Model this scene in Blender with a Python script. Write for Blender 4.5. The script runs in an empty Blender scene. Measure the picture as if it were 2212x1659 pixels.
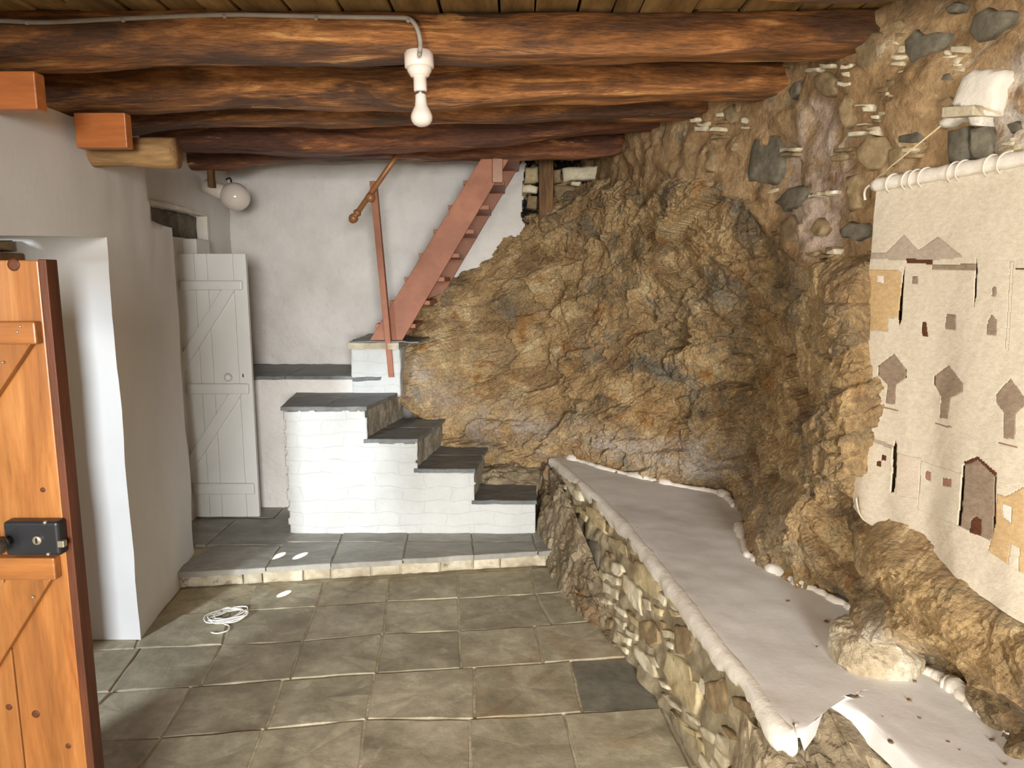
import bpy, bmesh, math, random
import numpy as np
from mathutils import Vector, Matrix
random.seed(7); RNG = np.random.default_rng(7)
scene = bpy.context.scene
COL = scene.collection

# ------------------------------------------------------------------ camera
F, EYE = 1534.0, 1.6
PITCH = math.atan(229/1534.0); CP, SP = math.cos(PITCH), math.sin(PITCH)
cam_d = bpy.data.cameras.new('camera'); cam = bpy.data.objects.new('camera', cam_d); COL.objects.link(cam)
cam_d.sensor_width = 36; cam_d.lens = 36*F/2212; cam_d.clip_start = 0.02
cam.location = (0, 0, EYE); cam.rotation_euler = (math.pi/2-PITCH, 0, 0)
scene.camera = cam
# ------------------------------------------------------------------ world, daylight, exposure
w = bpy.data.worlds.new('world'); scene.world = w; w.use_nodes = True
bg = w.node_tree.nodes['Background']; bg.inputs[0].default_value = (0.62, 0.78, 1.0, 1); bg.inputs[1].default_value = 0.4
def area(name, loc, rot, sx, sy, power, col):
    d = bpy.data.lights.new(name, 'AREA'); d.shape = 'RECTANGLE'; d.size = sx; d.size_y = sy; d.energy = power; d.color = col
    o = bpy.data.objects.new(name, d); COL.objects.link(o); o.location = loc; o.rotation_euler = rot
    return o
# daylight that falls obliquely through the open doorway of the left wall, and through an assumed entrance behind the viewer
area('doorway_daylight', (-3.42, -1.95, 1.95), (math.radians(80), 0, math.radians(-18)), 0.36, 0.8, 175, (0.84, 0.92, 1.0))
area('assumed_entrance_daylight', (1.4, -8.0, 2.35), (math.radians(86), 0, math.radians(7)), 2.8, 3.3, 1000, (0.98, 0.97, 0.95))
area('left_fill', (-1.5, -1.0, 1.45), (0, math.radians(-90), 0), 1.1, 0.9, 98, (1.0, 0.94, 0.85))  # added fill light from the left, brightens rock and hanging; no window there
# narrow spot lamps added in the doorway, imitating three sun spots on the floor
for k, (tx, ty, tz) in enumerate(((-1.285, 3.72, 0.09), (-1.165, 3.72, 0.09), (-1.17, 3.44, 0.0))):
    d = bpy.data.lights.new('added_spot_lamp', 'SPOT'); d.energy = 2600; d.color = (1.0, 0.95, 0.86); d.spot_size = math.radians(1.05); d.spot_blend = 0.25; d.shadow_soft_size = 0.002
    o = bpy.data.objects.new('added_spot_lamp', d); COL.objects.link(o); o.location = (-2.22+0.03*k, 1.55, 1.22); o.rotation_euler = (Vector((tx, ty, tz))-Vector(o.location)).to_track_quat('-Z', 'Y').to_euler()
scene.view_settings.view_transform = 'Standard'; scene.view_settings.look = 'None'
scene.view_settings.exposure = 1.05; scene.view_settings.gamma = 1.0; scene.view_settings.use_curve_mapping = False

# ------------------------------------------------------------------ geometry helpers
def ray(u, v):
    x = (u-1106)/F; t = (829.5-v)/F
    return Vector((x, CP+t*SP, -SP+t*CP))
def PZ(u, v, z):
    d = ray(u, v); k = (z-EYE)/d.z; return Vector((d.x*k, d.y*k, z))
def PY(u, v, y):
    d = ray(u, v); k = y/d.y; return Vector((d.x*k, y, EYE+d.z*k))
def PX(u, v, x):
    d = ray(u, v); k = x/d.x; return Vector((x, d.y*k, EYE+d.z*k))
def pix(P):
    P = np.asarray(P, float); X, Y, Z = P[..., 0], P[..., 1], P[..., 2]-EYE
    D = np.maximum(Y*CP-Z*SP, 0.05); T = Y*SP+Z*CP
    return 1106+F*X/D, 829.5-F*T/D
def hit(u, v, xf):                       # where the view line meets the surface X = xf(Y, Z)
    d = ray(u, v); lo, hi = 0.3, 7.0
    for _ in range(50):
        k = (lo+hi)/2; p = d*k
        if p.x < xf(p.y, EYE+p.z): lo = k
        else: hi = k
    return Vector((d.x*k, d.y*k, EYE+d.z*k))
_perm = np.random.default_rng(3).permutation(512); _perm = np.concatenate([_perm]*3)
_grad = np.random.default_rng(4).normal(size=(512, 3)); _grad /= np.linalg.norm(_grad, axis=1)[:, None]
def pnoise(P):
    P = np.asarray(P, float); i = np.floor(P).astype(int); f = P-i; i &= 511; u = f*f*f*(f*(f*6-15)+10)
    r = 0
    for a in (0, 1):
        for b in (0, 1):
            for c in (0, 1):
                h = _perm[_perm[_perm[(i[..., 0]+a) & 511]+((i[..., 1]+b) & 511)]+((i[..., 2]+c) & 511)]
                g = _grad[h]; q = f-np.array([a, b, c])
                wt = (u[..., 0] if a else 1-u[..., 0])*(u[..., 1] if b else 1-u[..., 1])*(u[..., 2] if c else 1-u[..., 2])
                r = r+wt*(g*q).sum(-1)
    return r
def fbm(P, scale, oct=4, gain=0.5):
    P = np.asarray(P, float)*scale; a, r = 1.0, 0
    for k in range(oct):
        r = r+a*pnoise(P+17.3*k); P = P*2.03; a *= gain
    return r
def facets(x, y, cell, seed, tilt=1.0):
    # angular blocks: each Voronoi cell is a small tilted plane
    rg = np.random.default_rng(seed); J = rg.random((64, 64, 2)); Hh = rg.random((64, 64))-0.5; G = rg.normal(size=(64, 64, 2))
    X, Y = x/cell, y/cell; ix, iy = np.floor(X).astype(int), np.floor(Y).astype(int)
    best = np.full(X.shape, 9e9); sec = np.full(X.shape, 9e9); val = np.zeros(X.shape)
    for a in (-1, 0, 1):
        for b in (-1, 0, 1):
            cx, cy = ix+a, iy+b; m, n = cx & 63, cy & 63
            dx, dy = X-cx-J[m, n, 0], Y-cy-J[m, n, 1]; d = dx*dx+dy*dy
            vv = Hh[m, n]+tilt*0.45*(G[m, n, 0]*dx+G[m, n, 1]*dy)
            nb = d < best; sec = np.where(nb, best, np.minimum(sec, d)); val = np.where(nb, vv, val); best = np.where(nb, d, best)
    return val*cell, np.sqrt(sec)-np.sqrt(best)
def srgb(r, g, b):
    return tuple(((c/255)/12.92 if c/255 <= 0.04045 else ((c/255+0.055)/1.055)**2.4) for c in (r, g, b))+(1.0,)

def mesh(name, verts, faces, mat=None, parent=None, smooth=False, base=None):
    me = bpy.data.meshes.new(name)
    o = bpy.data.objects.new(name, me); COL.objects.link(o)
    off = Vector((0, 0, 0))
    if parent is not None:
        o.parent = parent; off = WORLD[parent.name]
    b = Vector(base) if base is not None else off
    vs = np.asarray([tuple(v) for v in verts], float)-np.array(tuple(b))
    me.from_pydata(vs.tolist(), [], [tuple(f) for f in faces]); me.update()
    if smooth: me.polygons.foreach_set('use_smooth', [True]*len(me.polygons))
    if mat: me.materials.append(mat)
    o.location = b-off
    WORLD[o.name] = b
    return o
WORLD = {}
def thing(name, base, label, cat, group=None):
    o = bpy.data.objects.new(name, None); COL.objects.link(o); o.location = base; o.empty_display_size = 0.05
    WORLD[o.name] = Vector(base); tag(o, label, cat, group); return o
def tag(o, label, cat, group=None):
    o['label'] = label; o['category'] = cat
    if group: o['group'] = group
    return o
def struct(o, label=None, cat=None):
    o['kind'] = 'structure'
    if label: o['label'] = label
    if cat: o['category'] = cat
    return o
def grid(fn, nu, nv):
    vs = [fn(i/nu, j/nv) for i in range(nu+1) for j in range(nv+1)]
    fs = [(i*(nv+1)+j, (i+1)*(nv+1)+j, (i+1)*(nv+1)+j+1, i*(nv+1)+j+1) for i in range(nu) for j in range(nv)]
    return vs, fs
def gridfaces(nu, nv):
    return [(i*nv+j, (i+1)*nv+j, (i+1)*nv+j+1, i*nv+j+1) for i in range(nu-1) for j in range(nv-1)]
def box_vf(lo, hi):
    (a, b, c), (d, e, f) = lo, hi
    v = [(a, b, c), (d, b, c), (d, e, c), (a, e, c), (a, b, f), (d, b, f), (d, e, f), (a, e, f)]
    return v, [(0, 3, 2, 1), (4, 5, 6, 7), (0, 1, 5, 4), (1, 2, 6, 5), (2, 3, 7, 6), (3, 0, 4, 7)]
def bevelled(o, width=0.004, seg=2):
    m = o.modifiers.new('bevel', 'BEVEL'); m.width = width; m.segments = seg; m.limit_method = 'ANGLE'; m.angle_limit = math.radians(40)
    return o
def hexa(name, c8, mat, parent=None, bev=0.004, cut=0, amp=0.0, fr=3.0, base=None, seg=2):
    # box with 8 free corners (bottom ring, top ring); optional cuts and unevenness
    bm = bmesh.new(); vs = [bm.verts.new(p) for p in c8]
    for f in [(0, 3, 2, 1), (4, 5, 6, 7), (0, 1, 5, 4), (1, 2, 6, 5), (2, 3, 7, 6), (3, 0, 4, 7)]:
        bm.faces.new([vs[i] for i in f])
    bmesh.ops.recalc_face_normals(bm, faces=bm.faces)
    if bev: bmesh.ops.bevel(bm, geom=bm.edges[:], offset=bev, segments=seg, profile=0.5, affect='EDGES')
    if cut:
        for _ in range(12):
            es = [e for e in bm.edges if e.calc_length() > cut]
            if not es: break
            bmesh.ops.subdivide_edges(bm, edges=es, cuts=1, use_grid_fill=True)
    if amp:
        P = np.array([v.co[:] for v in bm.verts]); bm.normal_update()
        n = fbm(P, fr, 4)
        for v, k in zip(bm.verts, n): v.co += v.normal*float(k)*amp
    P = [v.co.copy() for v in bm.verts]; bm.verts.index_update(); fs = [[v.index for v in f.verts] for f in bm.faces]; bm.free()
    return mesh(name, P, fs, mat, parent, base=base)
def box(name, lo, hi, mat, parent=None, bev=0.004, **k):
    return hexa(name, box_vf(lo, hi)[0], mat, parent, bev, **k)
def prism(poly, z0, z1):                 # plan polygon with heights
    n = len(poly); return [(x, y, z0) for x, y in poly]+[(x, y, z1) for x, y in poly], \
        [tuple(range(n))[::-1], tuple(range(n, 2*n))]+[(i, (i+1) % n, n+(i+1) % n, n+i) for i in range(n)]
def rough_poly(pts, step, amp, seed=0):   # subdivide an outline and make it uneven
    rg = random.Random(seed); out = []
    for i, p in enumerate(pts):
        q = pts[(i+1) % len(pts)]; p, q = Vector(p), Vector(q); L = (q-p).length; k = max(1, int(L/step))
        for j in range(k):
            r = p.lerp(q, j/k)
            if j: r = r+Vector([rg.uniform(-amp, amp) for _ in r])
            else: r = r+Vector([rg.uniform(-amp, amp)*0.6 for _ in r])
            out.append(r)
    return out
def slab(name, pts, normal, depth, mat, parent=None, step=0.06, amp=0.003, edge=0.004, seed=0, dome=0.0, base=None):
    # piece with an uneven outline: sunk back, worn edge, slightly domed face
    n = Vector(normal).normalized(); o = rough_poly(pts, step, amp, seed); c = sum(o, Vector((0, 0, 0)))/len(o); k = len(o)
    flat = lambda p: p-n*((p-c).dot(n))*0.0
    A = [p-n*depth for p in o]; B = [p-n*edge for p in o]
    Cc = [p+(c-p).normalized()*min(edge*1.5, (c-p).length*0.3) for p in o]
    D = [p.lerp(c, 0.45)+n*dome for p in o]
    vs = A+B+Cc+D+[c+n*dome*1.15]
    fs = []
    for r in range(3):
        fs += [(r*k+i, r*k+(i+1) % k, (r+1)*k+(i+1) % k, (r+1)*k+i) for i in range(k)]
    fs += [(3*k+i, 3*k+(i+1) % k, 4*k) for i in range(k)]
    ob = mesh(name, vs, fs, mat, parent, base=base)
    bm = bmesh.new(); bm.from_mesh(ob.data); bmesh.ops.recalc_face_normals(bm, faces=bm.faces)
    top = bm.faces[:][-1]
    if top.normal.dot(n) < 0: bmesh.ops.reverse_faces(bm, faces=bm.faces)
    bm.to_mesh(ob.data); bm.free()
    return ob
def stone(name, pts, normal, depth, mat, parent=None, step=0.035, amp=0.005, proud=0.008, seed=0):
    # rubble stone: rounded rim, uneven weathered face
    n = Vector(normal).normalized(); o = rough_poly(pts, step, amp, seed); c = sum(o, Vector((0, 0, 0)))/len(o); k = len(o); vs = []
    a1 = n.orthogonal().normalized(); a2 = n.cross(a1)
    for t, h in ((0.0, -depth), (0.0, -0.006), (0.05, 0.25*proud), (0.14, 0.75*proud), (0.38, proud), (0.68, 1.05*proud)):
        for p in o: vs.append(p.lerp(c, t)+n*h)
    vs.append(c+n*proud*1.05); V = np.array([tuple(v) for v in vs]); rad = max((p-c).length for p in o)
    w_ = np.r_[np.zeros(3*k), np.ones(3*k+1)]; V += np.outer((fbm(V+seed*3.7, 0.9/rad, 3)*0.5+fbm(V+seed, 40, 2)*0.12)*w_*min(0.03, rad*0.28), np.array(n))
    fs = []
    for r in range(5): fs += [(r*k+i, r*k+(i+1) % k, (r+1)*k+(i+1) % k, (r+1)*k+i) for i in range(k)]
    fs += [(5*k+i, 5*k+(i+1) % k, 6*k) for i in range(k)]
    ob = mesh(name, V, fs, mat, parent, smooth=True)
    bm = bmesh.new(); bm.from_mesh(ob.data); bmesh.ops.recalc_face_normals(bm, faces=bm.faces); bm.faces.ensure_lookup_table()
    if bm.faces[-1].normal.dot(n) < 0: bmesh.ops.reverse_faces(bm, faces=bm.faces)
    bm.to_mesh(ob.data); bm.free()
    return ob
def tube(name, pts, rad, mat, parent=None, seg=10, caps=True, base=None):
    pts = [Vector(p) for p in pts]; n = len(pts); rads = rad if hasattr(rad, '__len__') else [rad]*n
    vs, fs = [], []; prev = None
    for i, p in enumerate(pts):
        t = (pts[min(i+1, n-1)]-pts[max(i-1, 0)]).normalized()
        if prev is None:
            a = t.orthogonal().normalized()
        else:
            a = (prev-t*prev.dot(t)).normalized()
        prev = a; b = t.cross(a)
        vs += [p+(a*math.cos(2*math.pi*j/seg)+b*math.sin(2*math.pi*j/seg))*rads[i] for j in range(seg)]
    for i in range(n-1):
        fs += [(i*seg+j, i*seg+(j+1) % seg, (i+1)*seg+(j+1) % seg, (i+1)*seg+j) for j in range(seg)]
    if caps: fs += [tuple(range(seg))[::-1], tuple(range((n-1)*seg, n*seg))]
    return mesh(name, vs, fs, mat, parent, smooth=True, base=base)
def spline(pts, k=8):
    P = [Vector(p) for p in pts]; out = []
    for i in range(len(P)-1):
        p0, p1, p2, p3 = P[max(i-1, 0)], P[i], P[i+1], P[min(i+2, len(P)-1)]
        for j in range(k):
            t = j/k
            out.append(0.5*((2*p1)+(p2-p0)*t+(2*p0-5*p1+4*p2-p3)*t*t+(3*p1-p0-3*p2+p3)*t**3))
    return out+[P[-1]]
def lathe(name, prof, org, axis, mat, parent=None, seg=28, smooth=True):
    ax = Vector(axis).normalized(); a = ax.orthogonal().normalized(); b = ax.cross(a); org = Vector(org); vs, fs = [], []
    for r, h in prof:
        vs += [org+ax*h+(a*math.cos(2*math.pi*j/seg)+b*math.sin(2*math.pi*j/seg))*max(r, 1e-4) for j in range(seg)]
    for i in range(len(prof)-1):
        fs += [(i*seg+j, i*seg+(j+1) % seg, (i+1)*seg+(j+1) % seg, (i+1)*seg+j) for j in range(seg)]
    fs += [tuple(range(seg))[::-1], tuple(range((len(prof)-1)*seg, len(prof)*seg))]
    o = mesh(name, vs, fs, mat, parent, smooth=smooth)
    bm = bmesh.new(); bm.from_mesh(o.data); bmesh.ops.recalc_face_normals(bm, faces=bm.faces); bm.to_mesh(o.data); bm.free()
    return o

# ------------------------------------------------------------------ materials
def noisy(name, ramp, scale=4, stretch=(1, 1, 1), rough=0.8, bump=0.3, bscale=30, detail=8, distort=0.0, rand=0.0, spots=None, spot_scale=3, spot_lo=0.6, spot_hi=0.7,
          vcol=None, fine=0.0, brick=None, spec=0.3, subsurf=0, bdist=0.01, spots2=None, s2=(8, 0.62, 0.7)):
    m = bpy.data.materials.new(name); m.use_nodes = True; nt = m.node_tree; N = nt.nodes; L = nt.links
    bs = N['Principled BSDF']; bs.inputs['Roughness'].default_value = rough; bs.inputs['Specular IOR Level'].default_value = spec
    tc = N.new('ShaderNodeTexCoord'); mp = N.new('ShaderNodeMapping'); mp.inputs['Scale'].default_value = stretch
    L.new(tc.outputs['Object'], mp.inputs[0]); oi = N.new('ShaderNodeObjectInfo')
    sh = N.new('ShaderNodeVectorMath'); sh.operation = 'SCALE'; cv = N.new('ShaderNodeCombineXYZ')
    for k in range(3): L.new(oi.outputs['Random'], cv.inputs[k])
    sh.inputs['Scale'].default_value = 37.0 if rand else 0.0; L.new(cv.outputs[0], sh.inputs[0])
    ad = N.new('ShaderNodeVectorMath'); L.new(mp.outputs[0], ad.inputs[0]); L.new(sh.outputs[0], ad.inputs[1]); co = ad.outputs[0]
    def noise(sc, det=detail, rg=0.6, dist=0.0):
        n = N.new('ShaderNodeTexNoise'); n.inputs['Scale'].default_value = sc; n.inputs['Detail'].default_value = det; n.inputs['Roughness'].default_value = rg; n.inputs['Distortion'].default_value = dist
        L.new(co, n.inputs['Vector']); return n.outputs['Fac']
    def rampn(src, stops):
        r = N.new('ShaderNodeValToRGB'); e = r.color_ramp.elements
        while len(e) < len(stops): e.new(0.5)
        for el, (p, c) in zip(e, stops): el.position = p; el.color = c
        L.new(src, r.inputs[0]); return r.outputs[0]
    def mix(fac, a, b, mode='MIX'):
        x = N.new('ShaderNodeMix'); x.data_type = 'RGBA'; x.blend_type = mode
        if isinstance(fac, float): x.inputs[0].default_value = fac
        else: L.new(fac, x.inputs[0])
        for s, v in ((6, a), (7, b)):
            if isinstance(v, tuple): x.inputs[s].default_value = v
            else: L.new(v, x.inputs[s])
        return x.outputs[2]
    col = rampn(noise(scale, dist=distort), ramp)
    if spots:
        col = mix(rampn(noise(spot_scale, 6, 0.65, 0.4), [(spot_lo, (0, 0, 0, 1)), (spot_hi, (1, 1, 1, 1))]), col, spots)
    if spots2:
        col = mix(rampn(noise(s2[0], 5, 0.6, 0.8), [(s2[1], (0, 0, 0, 1)), (s2[2], (1, 1, 1, 1))]), col, spots2)
    if vcol:
        at = N.new('ShaderNodeAttribute'); at.attribute_name = 'tint'
        msk = N.new('ShaderNodeMath'); msk.operation = 'MULTIPLY'; L.new(at.outputs['Alpha'], msk.inputs[0])
        L.new(rampn(noise(vcol, 8, 0.7), [(0.42, (0.05, 0.05, 0.05, 1)), (0.54, (1, 1, 1, 1))]), msk.inputs[1])
        col = mix(msk.outputs[0], col, at.outputs['Color'])
    if fine:
        col = mix(fine, col, rampn(noise(bscale*1.7, 4, 0.7), [(0.3, (0.25, 0.25, 0.25, 1)), (0.7, (1.0, 1.0, 1.0, 1))]), 'OVERLAY')
    if rand:
        hv = N.new('ShaderNodeHueSaturation'); mr = N.new('ShaderNodeMapRange'); mr.inputs[3].default_value = 1-rand; mr.inputs[4].default_value = 1+rand
        L.new(oi.outputs['Random'], mr.inputs[0]); L.new(mr.outputs[0], hv.inputs['Value']); L.new(col, hv.inputs['Color']); col = hv.outputs[0]
    L.new(col, bs.inputs['Base Color'])
    if bump:
        h = noise(bscale, 8, 0.65)
        if brick:
            sx = N.new('ShaderNodeSeparateXYZ'); L.new(tc.outputs['Object'], sx.inputs[0]); cx = N.new('ShaderNodeCombineXYZ')
            L.new(sx.outputs[0], cx.inputs[0]); L.new(sx.outputs[2], cx.inputs[1])
            ds = N.new('ShaderNodeTexNoise'); ds.inputs['Scale'].default_value = 5; L.new(tc.outputs['Object'], ds.inputs['Vector'])
            sc = N.new('ShaderNodeVectorMath'); sc.operation = 'MULTIPLY_ADD'; L.new(ds.outputs['Color'], sc.inputs[0]); sc.inputs[1].default_value = (0.14, 0.07, 0); L.new(cx.outputs[0], sc.inputs[2])
            bt = N.new('ShaderNodeTexBrick'); bt.inputs['Scale'].default_value = 1; bt.inputs['Brick Width'].default_value = brick[0]; bt.inputs['Row Height'].default_value = brick[1]
            bt.inputs['Mortar Size'].default_value = 0.006; bt.inputs['Mortar Smooth'].default_value = 0.9; L.new(sc.outputs[0], bt.inputs['Vector'])
            mm = N.new('ShaderNodeMath'); mm.operation = 'MULTIPLY_ADD'; L.new(bt.outputs['Fac'], mm.inputs[0]); mm.inputs[1].default_value = -brick[2]; L.new(h, mm.inputs[2]); h = mm.outputs[0]
        b = N.new('ShaderNodeBump'); b.inputs['Strength'].default_value = bump; b.inputs['Distance'].default_value = bdist; L.new(h, b.inputs['Height']); L.new(b.outputs[0], bs.inputs['Normal'])
    return m
S = srgb
M = {}
M['plaster'] = noisy('white_plaster', [(0.3, S(205, 201, 194)), (0.6, S(222, 219, 213))], 2.5, bump=0.25, bscale=14, rough=0.9)
M['plaster_rough'] = noisy('rough_whitewash', [(0.3, S(208, 203, 196)), (0.6, S(224, 220, 214))], 3, bump=1.0, bscale=11, rough=0.92, bdist=0.022)
M['plaster_left'] = noisy('left_wall_plaster', [(0.3, S(212, 209, 205)), (0.62, S(226, 224, 220))], 1.6, stretch=(1, 1, 0.5), bump=0.2, bscale=9, rough=0.9)
M['whitewash_brick'] = noisy('whitewash_over_masonry', [(0.3, S(178, 179, 175)), (0.6, S(194, 195, 192))], 3, bump=0.8, bscale=9, rough=0.9, brick=(0.29, 0.08, 0.14), bdist=0.02)
M['lime'] = noisy('bench_lime_plaster', [(0.3, S(200, 194, 186)), (0.5, S(222, 219, 214)), (0.7, S(231, 229, 226))], 2.2, bump=0.15, bscale=12, rough=0.75, spots=S(120, 105, 92), spot_scale=38, spot_lo=0.7, spot_hi=0.76)
M['lime_edge'] = noisy('thick_white_lime', [(0.3, S(214, 205, 190)), (0.6, S(232, 226, 214))], 5, bump=0.5, bscale=30, rough=0.9)
M['slate'] = noisy('floor_slate', [(0.3, S(128, 120, 98)), (0.5, S(156, 148, 125)), (0.7, S(180, 172, 149))], 3.0, bump=0.35, bscale=11, rough=0.55, rand=0.12, distort=0.6, spots=S(192, 186, 168), spot_scale=9, spot_lo=0.58, spot_hi=0.78, spots2=S(150, 126, 96), s2=(2.2, 0.58, 0.75), fine=0.25, spec=0.4)
M['slate_up'] = noisy('upper_floor_slate', [(0.3, S(120, 117, 108)), (0.6, S(148, 145, 135))], 3.0, stretch=(1, 2.2, 1), bump=0.25, bscale=10, rough=0.5, rand=0.1, distort=0.5, spots=S(165, 162, 152), spot_scale=7, spot_lo=0.6, spot_hi=0.75, fine=0.2, spec=0.4)
M['slate_dark'] = noisy('dark_slate_tread', [(0.3, S(78, 80, 80)), (0.6, S(108, 109, 106))], 4, stretch=(1, 2, 1), bump=0.25, bscale=14, rough=0.5, rand=0.1, fine=0.2, spec=0.4)
M['slate_deep'] = noisy('dark_floor_slate', [(0.3, S(92, 90, 80)), (0.6, S(120, 116, 104))], 4, bump=0.3, bscale=11, rough=0.55, fine=0.3, spec=0.4)
M['joint'] = noisy('floor_mortar', [(0.3, S(150, 137, 110)), (0.6, S(190, 180, 152))], 9, bump=0.5, bscale=40, rough=0.95)
M['riser'] = noisy('step_edge_stone', [(0.3, S(140, 128, 105)), (0.5, S(175, 163, 138)), (0.7, S(205, 197, 178))], 8, bump=0.5, bscale=22, rough=0.85, rand=0.12, spots=S(105, 100, 85), spot_scale=14, spot_lo=0.6, spot_hi=0.7)
M['riser_grey'] = noisy('grey_riser_stone', [(0.3, S(104, 97, 84)), (0.5, S(132, 124, 108)), (0.7, S(158, 149, 130))], 9, bump=0.7, bscale=24, rough=0.85, fine=0.4)
M['rock'] = noisy('bedrock', [(0.26, S(116, 94, 64)), (0.42, S(156, 128, 88)), (0.55, S(182, 153, 109)), (0.7, S(208, 184, 142))], 5.5, bump=1.0, bscale=42, rough=0.6, distort=0.35, spots=S(138, 128, 108), spot_scale=2.6, spot_lo=0.56, spot_hi=0.66, spots2=S(158, 114, 62), s2=(4.5, 0.58, 0.68), vcol=7.0, fine=0.6, bdist=0.03, spec=0.4)
M['rock_pale'] = noisy('lime_stained_rock', [(0.3, S(150, 134, 108)), (0.5, S(186, 170, 142)), (0.65, S(216, 204, 182))], 6, bump=0.8, bscale=24, rough=0.75, distort=0.4, fine=0.4, bdist=0.03)
M['rock_grey'] = noisy('grey_bedrock', [(0.3, S(96, 86, 68)), (0.5, S(130, 116, 92)), (0.7, S(165, 150, 124))], 5, bump=0.8, bscale=20, rough=0.65, distort=0.6, spots=S(120, 92, 60), spot_scale=4, spot_lo=0.55, spot_hi=0.68, fine=0.4, bdist=0.025, rand=0.06)
M['earth'] = noisy('earth_mortar', [(0.28, S(124, 98, 66)), (0.5, S(156, 127, 91)), (0.72, S(182, 156, 120))], 4, bump=0.8, bscale=24, rough=0.85, distort=0.5, spots=S(122, 112, 94), spot_scale=3.2, spot_lo=0.57, spot_hi=0.68, spots2=S(196, 180, 154), s2=(11, 0.62, 0.72), vcol=9.0, fine=0.4, bdist=0.025)
M['stone_dark'] = noisy('dark_rubble_stone', [(0.3, S(78, 73, 62)), (0.6, S(112, 105, 90))], 8, bump=0.6, bscale=26, rough=0.75, rand=0.15, fine=0.35)
M['stone_brown'] = noisy('brown_rubble_stone', [(0.3, S(110, 93, 68)), (0.6, S(146, 126, 94))], 7, bump=0.6, bscale=26, rough=0.8, rand=0.15, fine=0.35)
M['stone_pale'] = noisy('pale_slate_stone', [(0.3, S(176, 162, 132)), (0.55, S(204, 193, 166)), (0.75, S(222, 214, 194))], 9, bump=0.5, bscale=24, rough=0.85, rand=0.14, fine=0.25)
M['stone_yellow'] = noisy('yellow_slate_stone', [(0.3, S(158, 140, 104)), (0.55, S(186, 170, 132)), (0.75, S(206, 192, 160))], 9, bump=0.5, bscale=24, rough=0.8, rand=0.1, fine=0.25)
M['bench_mortar'] = noisy('bench_mortar', [(0.3, S(126, 115, 92)), (0.55, S(156, 143, 116)), (0.75, S(182, 170, 144))], 7, bump=0.7, bscale=24, rough=0.9, fine=0.3, spots=S(150, 118, 78), spot_scale=4, spot_lo=0.58, spot_hi=0.7)
def beam_mat(name, ramp, sp, sp2): return noisy(name, ramp, 6.0, stretch=(0.40, 2.6, 2.6), rough=0.5, bump=0.9, bscale=26, distort=1.0, rand=0.2, fine=0.6, spec=0.4, bdist=0.02, spots=sp, spot_scale=2.6, spot_lo=0.50, spot_hi=0.58, spots2=sp2, s2=(6, 0.63, 0.67))
M['beam'] = beam_mat('old_beam_wood', [(0.28, S(84, 55, 33)), (0.44, S(126, 82, 46)), (0.54, S(158, 104, 58)), (0.62, S(190, 130, 76)), (0.74, S(212, 156, 100))], S(92, 63, 44), S(214, 156, 96))
M['beam_dark'] = beam_mat('dark_beam_wood', [(0.28, S(70, 42, 29)), (0.45, S(104, 64, 42)), (0.58, S(132, 84, 54)), (0.68, S(168, 110, 66)), (0.78, S(190, 132, 84))], S(84, 54, 42), S(186, 128, 80))
M['deck'] = noisy('ceiling_board_wood', [(0.3, S(96, 74, 44)), (0.5, S(134, 106, 66)), (0.7, S(164, 134, 88))], 3.0, stretch=(3, 0.5, 3), rough=0.7, bump=0.5, bscale=8, distort=0.6, rand=0.25, fine=0.3, bdist=0.015)
M['block'] = noisy('varnished_block_wood', [(0.3, S(146, 84, 42)), (0.6, S(176, 104, 54))], 3.0, stretch=(0.5, 3, 4), rough=0.35, bump=0.2, bscale=10, rand=0.08, fine=0.2, spec=0.5)
M['stump'] = noisy('weathered_log', [(0.3, S(112, 84, 52)), (0.6, S(160, 126, 84))], 4, stretch=(0.6, 4, 4), rough=0.7, bump=0.6, bscale=10, fine=0.3)
M['stair_wood'] = noisy('red_pine_board', [(0.3, S(130, 80, 56)), (0.55, S(154, 98, 70)), (0.75, S(170, 112, 82))], 2.5, stretch=(1, 3, 1), rough=0.5, bump=0.15, bscale=10, rand=0.08, fine=0.15, spots=S(110, 60, 40), spot_scale=3, spot_lo=0.66, spot_hi=0.74)
M['rail_wood'] = noisy('varnished_rail', [(0.3, S(130, 84, 50)), (0.6, S(160, 108, 68))], 6, rough=0.35, bump=0.1, bscale=20, spec=0.5)
M['post_wood'] = noisy('dark_post_wood', [(0.3, S(74, 52, 32)), (0.6, S(118, 88, 56))], 5, stretch=(4, 4, 0.5), rough=0.7, bump=0.5, bscale=12, fine=0.3)
M['door_wood'] = noisy('varnished_pine_door', [(0.28, S(104, 64, 32)), (0.5, S(138, 88, 44)), (0.7, S(160, 110, 60))], 2.6, stretch=(5, 5, 0.5), rough=0.32, bump=0.12, bscale=8, distort=0.8, rand=0.08, fine=0.2, spec=0.5, spots=S(118, 62, 26), spot_scale=2.4, spot_lo=0.6, spot_hi=0.72)
M['door_ledge'] = noisy('varnished_pine_ledge', [(0.3, S(118, 72, 34)), (0.6, S(148, 94, 46))], 2.6, stretch=(0.6, 4, 5), rough=0.35, bump=0.12, bscale=9, fine=0.2, spec=0.5)
M['door_edge'] = noisy('dark_door_edge', [(0.3, S(60, 32, 18)), (0.6, S(92, 50, 28))], 4, stretch=(5, 5, 0.6), rough=0.5, bump=0.2)
M['white_paint'] = noisy('white_gloss_paint', [(0.3, S(205, 205, 200)), (0.6, S(216, 216, 212))], 2, bump=0.05, bscale=14, rough=0.4, spec=0.45)
M['black'] = noisy('black_lacquer', [(0.3, S(20, 21, 24)), (0.6, S(33, 34, 38))], 8, bump=0.05, rough=0.35, spec=0.5)
M['dark'] = noisy('shadow_gap_black', [(0.3, S(18, 16, 14)), (0.6, S(28, 25, 22))], 8, bump=0, rough=0.9)
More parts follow.
